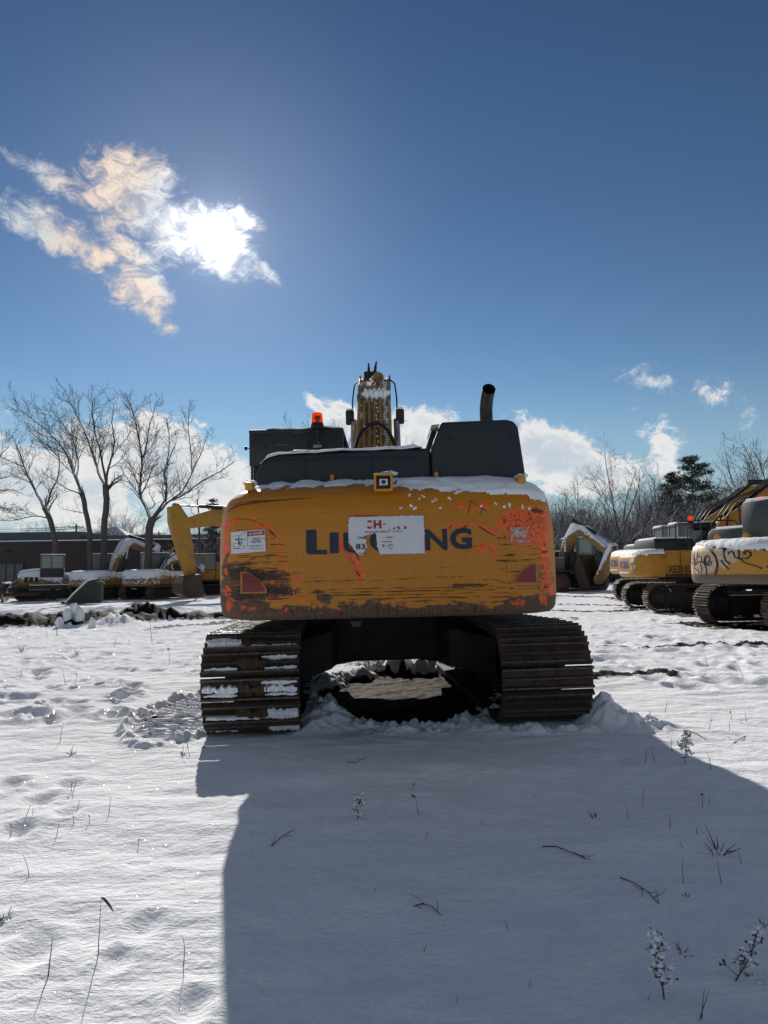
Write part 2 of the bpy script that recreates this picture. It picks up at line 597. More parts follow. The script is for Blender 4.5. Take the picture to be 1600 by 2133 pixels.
class Canvas:
    """small drawing board for marks on a surface (scratches, spray paint, mud)"""
    def __init__(s, x0, y0, x1, y1, k=1.0):
        s.x0, s.y0, s.k = x0, y0, k
        s.w, s.h = int((x1 - x0) * k), int((y1 - y0) * k)
        s.a = np.zeros((s.h, s.w))
        yy, xx = np.mgrid[0:s.h, 0:s.w]
        s.X, s.Y = x0 + xx / k, y0 + yy / k

    def stroke(s, pts, w, val=1.0, soft=.8, taper=False, mode='max'):
        pts = np.array(pts, float)
        n = len(pts) - 1
        for i in range(n):
            a, b = pts[i], pts[i + 1]
            pad = w + soft + 2
            xa, xb = sorted((a[0], b[0])); ya, yb = sorted((a[1], b[1]))
            i0, i1 = max(0, int((ya - pad - s.y0) * s.k)), min(s.h, int((yb + pad - s.y0) * s.k) + 1)
            j0, j1 = max(0, int((xa - pad - s.x0) * s.k)), min(s.w, int((xb + pad - s.x0) * s.k) + 1)
            if i1 <= i0 or j1 <= j0:
                continue
            X, Y = s.X[i0:i1, j0:j1], s.Y[i0:i1, j0:j1]
            d = b - a
            L2 = max(1e-9, (d ** 2).sum())
            t = np.clip(((X - a[0]) * d[0] + (Y - a[1]) * d[1]) / L2, 0, 1)
            dist = np.hypot(X - a[0] - t * d[0], Y - a[1] - t * d[1])
            ww = w / 2
            if taper:
                u = (i + t) / n
                ww = w / 2 * np.sin(np.pi * np.clip(u, .02, .98)) ** .6
            m = val * np.clip((ww - dist) / soft + .5, 0, 1)
            sub = s.a[i0:i1, j0:j1]
            if mode == 'max':
                np.maximum(sub, m, out=sub)
            else:
                sub *= (1 - m)
        return s

    def blob(s, x, y, rx, ry, val=1.0, soft=.35, rot=0.0, noise=0.0, nsc=.15, seed=0):
        c, n = math.cos(rot), math.sin(rot)
        dx, dy = s.X - x, s.Y - y
        q = np.hypot((dx * c + dy * n) / rx, (dy * c - dx * n) / ry)
        if noise:
            q = q + noise * fbm(s.X * nsc, s.Y * nsc, seed, 4)
        np.maximum(s.a, val * sstep(-q, -1 - soft / 2, -1 + soft / 2), out=s.a)
        return s

    def sample(s, px, py):
        x = np.clip((px - s.x0) * s.k, 0, s.w - 1.001); y = np.clip((py - s.y0) * s.k, 0, s.h - 1.001)
        i, j = y.astype(int), x.astype(int)
        fy, fx = y - i, x - j
        A = s.a
        i2, j2 = np.minimum(i + 1, s.h - 1), np.minimum(j + 1, s.w - 1)
        return (A[i, j] * (1 - fx) + A[i, j2] * fx) * (1 - fy) + (A[i2, j] * (1 - fx) + A[i2, j2] * fx) * fy

# ================================================================== GROUND
def seg_dist(x, y, pts):
    d = np.full(np.shape(x), 1e9)
    for a, b in zip(pts[:-1], pts[1:]):
        ax, ay, bx, by = a[0], a[1], b[0], b[1]
        L2 = (bx - ax) ** 2 + (by - ay) ** 2
        t = np.clip(((x - ax) * (bx - ax) + (y - ay) * (by - ay)) / L2, 0, 1)
        d = np.minimum(d, np.hypot(x - ax - t * (bx - ax), y - ay - t * (by - ay)))
    return d


def gpts(*pp):
    return [tuple(G(*p))[:2] for p in pp]


RUTS = [  # muddy tyre and track lines in the snow: points in photo pixels, half width in metres, depth
    (gpts((1195, 1416), (1260, 1408), (1330, 1408), (1392, 1400)), .26, .05, 1.0),
    (gpts((1210, 1352), (1330, 1352), (1450, 1348), (1640, 1346)), .16, .05, .75),
    (gpts((1150, 1243), (1260, 1247), (1380, 1262), (1460, 1282), (1640, 1296)), .45, .05, .6),
    (gpts((1150, 1260), (1280, 1262), (1400, 1268), (1480, 1278)), .45, .05, .6),
    (gpts((1150, 1275), (1260, 1276), (1370, 1274)), .35, .05, .8),
    (gpts((1440, 1300), (1520, 1306), (1640, 1312)), .7, .04, 1.0),
    (gpts((1300, 1268), (1400, 1276), (1480, 1284)), .5, .05, 1.0),
    (gpts((1140, 1290), (1200, 1289)), .25, .04, .5),
    (gpts((330, 1312), (400, 1306), (480, 1298)), .35, .05, .8)]
BERM = gpts((-160, 1298), (-60, 1300), (40, 1300), (130, 1299), (200, 1294), (270, 1292))
BERM2 = gpts((300, 1290), (350, 1288), (420, 1287), (500, 1284))
DENTS = []
_r = random.Random(5)
for _ in range(150):
    px, py = _r.uniform(-60, 420), _r.uniform(1315, 1500)
    if px > 300 and py > 1400:
        continue
    g = G(px, py)
    DENTS.append((g.x, g.y, _r.uniform(.05, .14), _r.uniform(.03, .075)))
for _ in range(70):
    g = G(_r.uniform(1240, 1640), _r.uniform(1290, 1440))
    DENTS.append((g.x, g.y, _r.uniform(.06, .2), _r.uniform(.03, .07)))


for px, py, r_, dp in ((20, 1628, .10, .05), (85, 1662, .09, .04), (40, 1728, .08, .035), (140, 1692, .07, .03), (400, 2085, .06, .03), (240, 1998, .06, .02), (150, 1625, .08, .03), (300, 1930, .07, .02), (60, 1985, .09, .03), (1300, 1590, .1, .03), (950, 1640, .2, .03), (1150, 1900, .16, .025), (760, 1980, .18, .02), (620, 1660, .2, .025)):
    g = G(px, py)
    DENTS.append((g.x, g.y, r_, dp))


def ground_fn(x, y):
    """height, mud (0..1), wet (0..1) of the yard"""
    x = np.asarray(x, float); y = np.asarray(y, float)
    far = sstep(y, 25, 45)
    h = -.28 * sstep(-x, 3, 14) * far + .16 * sstep(x, 5, 16) * far
    rr = np.hypot(x, y)
    lod = sstep(-rr, -60, -25)
    lod2 = sstep(-rr, -22, -9)
    h = h + .05 * fbm(x * .22, y * .22, 3, 3) * lod
    drift = fbm(x * .55 + .2 * y, y * 1.25 - .2 * x, 8, 4)
    h = h + .034 * drift * lod
    h = h + .010 * fbm(x * 2.6 + y * .6, y * 4.6, 14, 3) * lod2
    h = h + .0035 * fbm(x * 13, y * 13, 19, 2) * sstep(-rr, -9, -4)
    # rough trodden snow in the middle distance
    tro = sstep(y, 8.5, 12) * sstep(-y, -34, -20) * (1 - .7 * sstep(-x, -5, 2) * sstep(x, -4, -1))
    lum = fbm(x * 2.3, y * 3.4, 30, 4, .6)
    h = h + tro * .030 * np.where(lum > 0, lum * 1.6, lum * .6)
    for (dx, dy, r, dep) in DENTS:
        k = np.nonzero((np.abs(x - dx) < 3 * r) & (np.abs(y - dy) < 4.5 * r))[0]
        if len(k):
            q = ((x[k] - dx) / r) ** 2 + ((y[k] - dy) / (r * 1.5)) ** 2
            h[k] += -dep * np.exp(-q * 1.4) + .35 * dep * np.exp(-(np.sqrt(q) - 1.4) ** 2 * 4) * (q < 9)
    mud = np.zeros_like(h); wet = np.zeros_like(h); soil = np.zeros_like(h)
    jag = fbm(x * 1.6, y * 2.2, 41, 4, .6)
    fj = fbm(x * 5.5, y * 7, 47, 4, .62)
    for pts, hw, dep, mu in RUTS:
        d = seg_dist(x, y, pts) + jag * hw * .8
        core = sstep(-d, -hw, -hw * .35)
        h = h + .8 * dep * core * (1 + 1.6 * fj) + .012 * np.exp(-((d - hw * 1.25) / (hw * .35)) ** 2)
        mud = np.maximum(mud, (.35 + .65 * mu) * core * sstep(fj + .5 * core * mu, -.12, .18)); soil = np.maximum(soil, .6 * core)
    # ploughed up dark soil on the left
    for pts, hw, hh in ((BERM, 1.7, .34), (BERM2, .9, .22)):
        d = seg_dist(x, y, pts) + jag * .55
        core = sstep(-d, -hw, -hw * .25)
        cl = np.clip(.5 + .9 * fbm(x * 1.9, y * 1.5, 61, 3, .55), 0, 1.3)
        h = h + hh * core * (.45 + .6 * cl)
        mk = sstep(core, .04, .2) * sstep(fj + 1.5 * core, -.05, .3)
        mud = np.maximum(mud, mk); soil = np.maximum(soil, sstep(-d, -hw * 1.3, -hw * 1.05))
    h = h + .25 * np.exp(-((x + 7.6) / .45) ** 2 - ((y - 20.2) / .6) ** 2) * (1 + fj)
    # torn up mud between the tracks of the big machine
    q = np.hypot((x - .22) / 1.02, (y - 8.75) / 1.95) + .16 * jag + .05 * fj
    pit = sstep(-q, -1.08, -.88)
    furrow = fbm(x * 3 + y * 1.5, y * 6 - x * 5, 55, 3, .6)
    h = h - .10 * pit + pit * .018 * furrow
    rim = np.exp(-((q - 1.13) / .12) ** 2)
    h = h + rim * .075 * np.clip(.55 + 1.3 * fj, 0, 2.2)
    mud = np.maximum(mud, pit * sstep(fj + 1.6 * sstep(-q, -1.05, -.75), -.15, .25))
    # churned snow beyond the pit
    q2 = np.hypot((x - .2) / 1.3, (y - 11.3) / 1.0)
    h = h + .20 * sstep(-q2, -1, -.2) * np.clip(.35 + 1.6 * fj + jag, 0, 2)
    mud = np.maximum(mud, .75 * sstep(-q2, -1, -.6) * sstep(fj, .05, .25) * sstep(-y, -11.1, -10.4))
    # grouser print to the left of the near track
    qa = np.hypot((x + 2.06) / .50, (y - 7.55) / 1.25) + .10 * jag
    fan = sstep(-qa, -1.0, -.72)
    ph = (y + .55 * (x + 1.8) ** 2 * np.sign(7.6 - y) + .10 * (x + 2) + .03 * jag) / .125
    saw = np.abs((ph - np.floor(ph)) * 2 - 1)
    h = h + fan * (.075 * (saw - .5) - .015) + .05 * np.exp(-((qa - 1.02) / .09) ** 2) * (1 + 1.5 * fj)
    mud = np.maximum(mud, fan * sstep(.66 - saw + .4 * fj, .1, .35) * sstep(1.05 - qa * .8 + fj * .4, .1, .5) * 1.0)
    wet = np.maximum(wet, fan * sstep(.4 - saw + .25 * jag, .1, .3) * sstep(-qa, -.75, -.4))
    # shoved up snow right of the far track, banked snow at the inner side of the near one
    q3 = np.hypot((x - 2.02) / .30, (y - 6.75) / .45)
    h = h + .22 * sstep(-q3, -1, -.1) * (1 + .4 * fj)
    q4 = np.hypot((x - 2.25) / .42, (y - 6.45) / .28)
    h = h + .10 * sstep(-q4, -1, -.1) * (1 + .9 * fj)
    q5 = np.hypot((x + .62) / .34, (y - 7.0) / .75)
    h = h + .15 * sstep(-q5, -1, -.2) * (1 + .5 * fj)
    q6 = seg_dist(x, y, [(.75, 6.42), (1.75, 6.36)]) + .05 * fj
    h = h + .06 * sstep(-q6, -.17, -.04) * np.clip(.6 + 1.4 * fj, 0, 2)
    return h, np.clip(mud, 0, 1), np.clip(wet, 0, 1), soil


def gz(x, y):
    return float(ground_fn(np.array([x]), np.array([y]))[0][0])


def build_ground():
    ang = np.concatenate([np.linspace(-180, -42, 30, endpoint=False), np.linspace(-42, 42, 620, endpoint=False), np.linspace(42, 180, 30, endpoint=False)])
    ang = np.radians(ang)
    r = [0.0, .6, 1.1, 1.5]
    while r[-1] < 62:
        r.append(r[-1] * (1.0034 if 5.9 < r[-1] < 10.2 else 1.0072) + .0015)
    while r[-1] < 2600:
        r.append(r[-1] * 1.16)
    r = np.array(r)
    rg, ag = np.meshgrid(r, ang, indexing='ij')
    x, y = rg * np.sin(ag), rg * np.cos(ag)
    h, mud, wet, soil = ground_fn(x.ravel(), y.ravel())
    v = np.stack([x.ravel(), y.ravel(), h], -1)
    f = grid_faces(len(r), len(ang), wrap=True)[:, ::-1]
    me = np_mesh('ground', v, f)
    add_attr(me, 'yard', np.stack([mud, wet, soil, np.ones_like(mud)], -1))
    m, n = mat('snowy_yard')
    co = n('ShaderNodeTexCoord').outputs['Object']
    at = n('ShaderNodeAttribute', attribute_name='yard').outputs['Color']
    sep = n('ShaderNodeSeparateColor', {0: at})
    mudf, wetf = sep.outputs[0], sep.outputs[1]
    grain = n.noise(co, 150, 4, .7)
    mid = n.noise(n.scale(co, (1, 1.6, 1)), 24, 5, .62)
    big = n.noise(n.scale(co, (1, 1.5, 1)), 3.2, 4, .6)
    cs = n.mix(n.mr(mid, .3, .7), (.85, .865, .90), (.93, .935, .95))
    mn = n.noise(co, 7, 6, .7)
    cm = n.mix(n.mr(mn, .35, .7), (.012, .0075, .005), (.058, .031, .014))
    cm = n.mix(sep.outputs[2], cm, n.mix(n.mr(mn, .35, .7), (.006, .0045, .004), (.026, .018, .013)))
    mf = n.mr(n.m('ADD', mudf, n.m('MULTIPLY', n.m('SUBTRACT', n.noise(co, 18, 5, .7), .5), .7)), .3, .6, 0, 1, True)
    # dry bits and litter lying in the snow
    lit = n.noise(n.scale(co, (1, 1, 1)), 31, 2, .5)
    c = n.mix(mf, cs, cm)
    rg_ = n.mix(wetf, n.mix(mf, (.95,) * 3, (.8,) * 3), (.12,) * 3)
    crust = n.noise(n.scale(co, (1, 1.25, 1)), 62, 4, .6)
    hgt = n.m('ADD', n.m('ADD', n.m('MULTIPLY', grain, .0022), n.m('MULTIPLY', crust, .0052)), n.m('ADD', n.m('MULTIPLY', mid, .009), n.m('MULTIPLY', big, .045)))
    bn = n('ShaderNodeBump', {'Height': hgt, 'Strength': 1.0, 'Distance': 1.0})
    spc = n.mix(mf, (0.0,) * 3, (.08,) * 3)
    b = n('ShaderNodeBsdfPrincipled', {'Base Color': c, 'Roughness': rg_, 'Specular IOR Level': spc, 'Normal': bn.outputs[0]})
    # ice crystals: sparse facets, each with its own tilt, that mirror the sun now and then
    vor = n('ShaderNodeTexVoronoi', {'Vector': co, 'Scale': 210.0})
    vc = n('ShaderNodeSeparateColor', {0: vor.outputs['Color']})
    nv = n('ShaderNodeCombineXYZ', {0: n.mr(vc.outputs[0], 0, 1, -.8, .8), 1: n.mr(vc.outputs[1], 0, 1, -.8, .8), 2: 1.0})
    nvn = n.vm('NORMALIZE', nv.outputs[0])
    g = n('ShaderNodeBsdfGlossy', {'Color': (1, 1, 1, 1), 'Roughness': .16, 'Normal': nvn})
    pick = n.m('MULTIPLY', n.m('GREATER_THAN', vc.outputs[2], .955), n.m('SUBTRACT', 1.0, mf))
    pick = n.m('MULTIPLY', pick, n.mr(vor.outputs['Distance'], .25, .45, .3, 0))
    ms = n('ShaderNodeMixShader', {0: pick, 1: b.outputs[0], 2: g.outputs[0]})
    n('ShaderNodeOutputMaterial', {'Surface': ms.outputs[0]})
    o = link('ground', me, m)
    tag(o, kind='structure')
    return o


ground = build_ground()


# ================================================================== TRACK LAYING PARTS
def shoe_mesh(width, pitch, gh=.045):
    p = pitch / 2
    prof = [(-p, 0), (-p, .018), (-p + .012, .018 + gh), (-p + .026, .018 + gh), (-p + .036, .018), (-.016, .018), (-.008, .018 + gh * .85), (.008, .018 + gh * .85),
            (.016, .018), (p - .036, .018), (p - .026, .018 + gh), (p - .012, .018 + gh), (p - .004, .018), (p - .004, 0)]
    mb = MB().prism(prof, 'x', -width / 2, width / 2)
    if width > .7:
        for bx_ in (-.11, .11):
            for by_ in (-.041, .041):
                mb.box((bx_, by_, .026), (.032, .028, .018))
    return mb.mesh('track_shoe', smooth=False)


def track_path(ls, r, zc, pitch):
    """evenly spaced places round a stadium: (y, z, angle of outward normal from +Z about X)"""
    total = 4 * ls + 2 * math.pi * r
    n = int(round(total / pitch))
    out = []
    for i in range(n):
        s = i * total / n
        if s < 2 * ls:                      # bottom, going to +y
            out.append((-ls + s, zc - r, math.pi))
        elif s < 2 * ls + math.pi * r:      # front
            a = (s - 2 * ls) / r            # 0 bottom .. pi top
            out.append((ls + r * math.sin(a), zc - r * math.cos(a), math.pi + a))
        elif s < 4 * ls + math.pi * r:
            q = s - 2 * ls - math.pi * r
            sag = -.035 * math.sin(math.pi * q / (2 * ls)) ** 2
            out.append((ls - q, zc + r + sag, 0.0))
        else:
            a = (s - 4 * ls - math.pi * r) / r
            out.append((-ls - r * math.sin(a), zc + r * math.cos(a), a))
    return out


def snow_slab(seed, x0, x1, w):
    """ragged strip of snow lying between two grousers, in shoe coordinates"""
    rr = random.Random(seed)
    n = 21
    top, bot = [], []
    ph = rr.random() * 9
    for i in range(n):
        u = i / (n - 1)
        x = x0 + (x1 - x0) * u
        k = math.sin(math.pi * min(max(u, .03), .97)) ** .35
        a = w * k * (.72 + 1.1 * float(pn(x * 9 + ph, seed * .7)) + .7 * float(pn(x * 31 + ph, seed * .7)))
        b = w * k * (.72 + 1.1 * float(pn(x * 11 + ph, seed * 1.3 + 5)) + .7 * float(pn(x * 37 + ph, seed + 3)))
        top.append((x, max(.003, a))); bot.append((x, -max(.003, b)))
    mb = MB()
    vs, fs = [], []
    for i in range(n):
        t = .022 + .018 * rr.random()
        vs += [(top[i][0], top[i][1], .012), (top[i][0], top[i][1] * .7, .018 + t), (bot[i][0], bot[i][1] * .7, .018 + t), (bot[i][0], bot[i][1], .012)]
    for i in range(n - 1):
        for j in range(3):
            fs.append((i * 4 + j, (i + 1) * 4 + j, (i + 1) * 4 + j + 1, i * 4 + j + 1))
    mb.add(vs, fs)
    return mb.mesh('snow_patch', angle=60)


_shoe_cache = {}


def add_track(root, xc, half, r, width, pitch, shoe_mat, under, rz=0.0, ox=0.0, oy=0.0, singles=True, snowfn=None, gear=True):
    """one crawler of a machine. half: half length overall, r: outer radius.  Parts: track (> track_shoe, snow_patch), track_frame, idler, sprocket, roller"""
    gh = .05
    r0 = r - gh
    zc = r + .0
    ls = half - r
    rot = (0, 0, rz)
    org = (ox, oy, 0)
    path = track_path(ls, r0, zc, pitch)
    # inner belt of links
    mb = MB()
    inner, outer = [], []
    k = 14
    for i in range(k + 1):
        a = math.pi * i / k
        outer.append((ls + (r0 - .005) * math.sin(a), zc - (r0 - .005) * math.cos(a)))
        inner.append((ls + (r0 - .09) * math.sin(a), zc - (r0 - .09) * math.cos(a)))
    for i in range(k + 1):
        a = math.pi * i / k
        outer.append((-ls - (r0 - .005) * math.sin(a), zc + (r0 - .04) * math.cos(a)))
        inner.append((-ls - (r0 - .09) * math.sin(a), zc + (r0 - .12) * math.cos(a)))
    n = len(outer)
    w2 = width * .16
    vs = [(x, p[0], p[1]) for x in (-w2, w2) for p in outer] + [(x, p[0], p[1]) for x in (-w2, w2) for p in inner]
    fs = []
    for i in range(n):
        j = (i + 1) % n
        fs += [(i, j, n + j, n + i), (2 * n + j, 2 * n + i, 3 * n + i, 3 * n + j), (i, 2 * n + i, 2 * n + j, j), (n + i, n + j, 3 * n + j, 3 * n + i)]
    mb.add(vs, fs)
    key = (round(width, 3), round(pitch, 3))
    if key not in _shoe_cache:
        _shoe_cache[key] = shoe_mesh(width, pitch)
        _shoe_cache[key].materials.append(shoe_mat)
    sm = _shoe_cache[key]
    cm = Matrix.Rotation(rz, 3, 'Z')
    loc = Vector(org) + cm @ Vector((xc, 0, 0))
    if singles:
        belt = mb.build('track', under, root, smooth=False, loc=loc, rot=rot)
        rr = random.Random(int(xc * 100) + 3)
        for (y, z, a) in path:
            o = bpy.data.objects.new('track_shoe', sm)
            COL.objects.link(o)
            o.parent = belt
            o.location = (rr.uniform(-.004, .004), y, z)
            o.rotation_euler = (a, 0, 0)
            if snowfn is not None:
                for sp in snowfn(y, z, a, rr):
                    s = bpy.data.objects.new('mud_cake' if sp.name.startswith('mud') else 'snow_patch', sp)
                    COL.objects.link(s)
                    s.parent = belt
                    s.location, s.rotation_euler = o.location, o.rotation_euler
    else:
        sv = [tuple(v.co) for v in sm.vertices]
        sf = [tuple(p.vertices) for p in sm.polygons]
        for (y, z, a) in path:
            Mx = Matrix.Rotation(a, 3, 'X')
            mb.add([Mx @ Vector(v) + Vector((0, y, z)) for v in sv], sf)
        mb.build('track', shoe_mat, root, smooth=False, loc=loc, rot=rot)
    if gear:
        fr = MB()
        fr.prism([(-ls - .05, zc - r0 * .62), (ls + .05, zc - r0 * .62), (ls + .18, zc - .06), (ls - .1, zc + r0 * .45), (-ls + .1, zc + r0 * .45), (-ls - .18, zc - .06)], 'x', -width * .2, width * .2)
        fr.build('track_frame', under, root, bevel=.02, loc=loc, rot=rot)
        for nm, yy, rx in (('sprocket', -ls, r0 - .1), ('idler', ls, r0 - .1)):
            g = MB().ring((0, yy, zc), 'x', [(rx * .35, -width * .30), (rx * .55, -width * .30), (rx * .58, -width * .24), (rx * .96, -width * .12), (rx, -width * .08), (rx, width * .08),
                                            (rx * .96, width * .12), (rx * .58, width * .24), (rx * .55, width * .30), (rx * .35, width * .30)], 22)
            g.build(nm, under, root, loc=loc, rot=rot)
        nr = 7
        for i in range(nr):
            yy = -ls + .25 + (2 * ls - .5) * i / (nr - 1)
            MB().ring((0, yy, zc - r0 + .16), 'x', [(.07, -width * .24), (.11, -width * .22), (.11, -width * .1), (.08, -width * .09), (.08, width * .09), (.11, width * .1), (.11, width * .22), (.07, width * .24)], 12).build('roller', under, root, loc=loc, rot=rot)


# ================================================================== COUNTERWEIGHT SURFACE
class Shell:
    """rounded cast counterweight: super-ellipse in plan, rounded profile"""
    def __init__(s, a, b, n, y0, cx, prof, kx=.75):
        s.a, s.b, s.n, s.y0, s.cx, s.kx = a, b, n, y0, cx, kx
        p = np.array(prof, float)
        d = np.concatenate([[0], np.cumsum(np.hypot(*np.diff(p, axis=0).T))])
        s.d, s.p = d, p

    def profile(s, rows):
        t = np.linspace(0, s.d[-1], rows)
        i, z = np.interp(t, s.d, s.p[:, 0]), np.interp(t, s.d, s.p[:, 1])
        k = max(3, rows // 40) | 1
        ker = np.ones(k) / k
        pad = lambda q: np.convolve(np.pad(q, k // 2, mode='reflect', reflect_type='odd'), ker, 'valid')
        return pad(i), pad(z)

    def grid(s, rows, cols):
        th = np.linspace(math.pi, 2 * math.pi, 4001)
        c, sn = np.cos(th), np.sin(th)
        X = s.a * np.sign(c) * np.abs(c) ** (2 / s.n)
        Y = s.b * np.abs(sn) ** (2 / s.n)
        L = np.concatenate([[0], np.cumsum(np.hypot(np.diff(X), np.diff(Y)))])
        u = np.linspace(0, L[-1], cols)
        X, Y = np.interp(u, L, X), np.interp(u, L, Y)
        ins, z = s.profile(rows)
        fx = 1 - s.kx * ins / s.a
        fy = 1 - ins / s.b
        V = np.zeros((rows, cols, 3))
        V[..., 0] = s.cx + fx[:, None] * X[None]
        V[..., 1] = s.y0 - fy[:, None] * Y[None]
        V[..., 2] = z[:, None]
        return V

    def pt(s, x, z, off=.004):
        """point on the rear face at (x, z), standing proud by off"""
        p = s.p[s.p[:, 1].argsort()]
        half = len(s.p)
        mid = s.p[3:]                      # from the lower lip upward z is monotonic
        ins = float(np.interp(z, mid[:, 1], mid[:, 0]))
        xs = abs((x - s.cx) / (1 - s.kx * ins / s.a)) / s.a
        xs = min(xs, .9995)
        y = s.y0 - s.b * (1 - xs ** s.n) ** (1 / s.n) * (1 - ins / s.b)
        return (x, y - off, z)


def decal(shell, name, vs, fs, cx, cz, m, parent, off=.005, rot=0.0):
    c, sn = math.cos(rot), math.sin(rot)
    P = [shell.pt(cx + v[0] * c - v[1] * sn, cz + v[0] * sn + v[1] * c, off) for v in vs]
    return MB().add(P, fs).build(name, m, parent, smooth=False)


def lettering(shell, name, body, h, w, cx, cz, m, parent, off=.006, bold=0.0, rot=0.0, shear=0.0, cut=None):
    vs, fs = text_mesh(body, h, w, bold, shear)
    if cut is not None:
        fs = [f for f in fs if cut(sum(vs[i][0] for i in f) / len(f), sum(vs[i][1] for i in f) / len(f))]
    return decal(shell, name, vs, fs, cx, cz, m, parent, off, rot)


def patch_grid(w, h, nx, ny, keep=None):
    vs = [(-w / 2 + w * i / nx, -h / 2 + h * j / ny) for j in range(ny + 1) for i in range(nx + 1)]
    fs = []
    for j in range(ny):
        for i in range(nx):
            if keep is None or keep((i + .5) / nx, (j + .5) / ny):
                fs.append((j * (nx + 1) + i, j * (nx + 1) + i + 1, (j + 1) * (nx + 1) + i + 1, (j + 1) * (nx + 1) + i))
    return vs, fs


def shell_snow(shell, parent, lip, thick=.035, rows=150, cols=420, seed=3, name='snow_cover'):
    """snow lying on the top and shoulder of a counterweight. lip(x) -> lowest z of the snow"""
    V = shell.grid(rows, cols)
    X, Y, Z = V[..., 0], V[..., 1], V[..., 2]
    du = np.gradient(V, axis=1); dv = np.gradient(V, axis=0)
    nrm = np.cross(du, dv)
    nrm /= np.linalg.norm(nrm, axis=2, keepdims=True) + 1e-9
    if nrm[rows // 2, cols // 2, 1] > 0:
        nrm = -nrm
    edge = Z - lip(X) + .05 * fbm(X * 7, Z * 14, seed, 4, .62)
    t = sstep(edge, 0, .09)
    t = t * (thick * (.55 + .45 * sstep(Z, shell.p[:, 1].max() - .18, shell.p[:, 1].max()))) * (1 + .35 * fbm(X * 5, Y * 5 + Z * 6, seed + 9, 3)) + .004 * fbm(X * 40, Z * 60, seed + 4, 2) * (t > .01)
    V2 = V + nrm * t[..., None]
    ok = (edge[:-1, :-1] > .003) & (edge[1:, 1:] > .003) & (edge[1:, :-1] > .003) & (edge[:-1, 1:] > .003)
    f = grid_faces(rows, cols, ok)
    v, f, _ = compact(V2.reshape(-1, 3), f)
    me = np_mesh(name, v, f)
    return link(name, me, M['snow'], parent)


def tubes(root, name, m, specs, n=8):
    return [MB().tube(p, r, n).build(name, m, root) for p, r in specs]

# ================================================================== THE BIG EXCAVATOR
EX0 = (-.02, 9.15, 0.0)
big = thing('excavator', 'big battered yellow excavator seen from behind, orange paint smeared on its counterweight', 'excavator', EX0)
big.rotation_euler = (0, rad(-.6), 0)
CWP = [(.40, 1.06), (.16, 1.06), (.06, 1.075), (.018, 1.11), (0, 1.22), (0, 1.62), (.008, 1.80), (.035, 1.97), (.085, 2.07), (.17, 2.135), (.30, 2.19), (.52, 2.23), (.95, 2.245)]
cw = Shell(1.452, 1.18, 6.4, 6.9 - 9.15, .06, CWP)
KPX = 253.0


def q(px, py):
    """photo pixel on the counterweight -> (x, z) on it"""
    return (.06 + (px - 803) / KPX, 1.05 + (1286 - (py - (px - 803) * -.018)) / KPX)


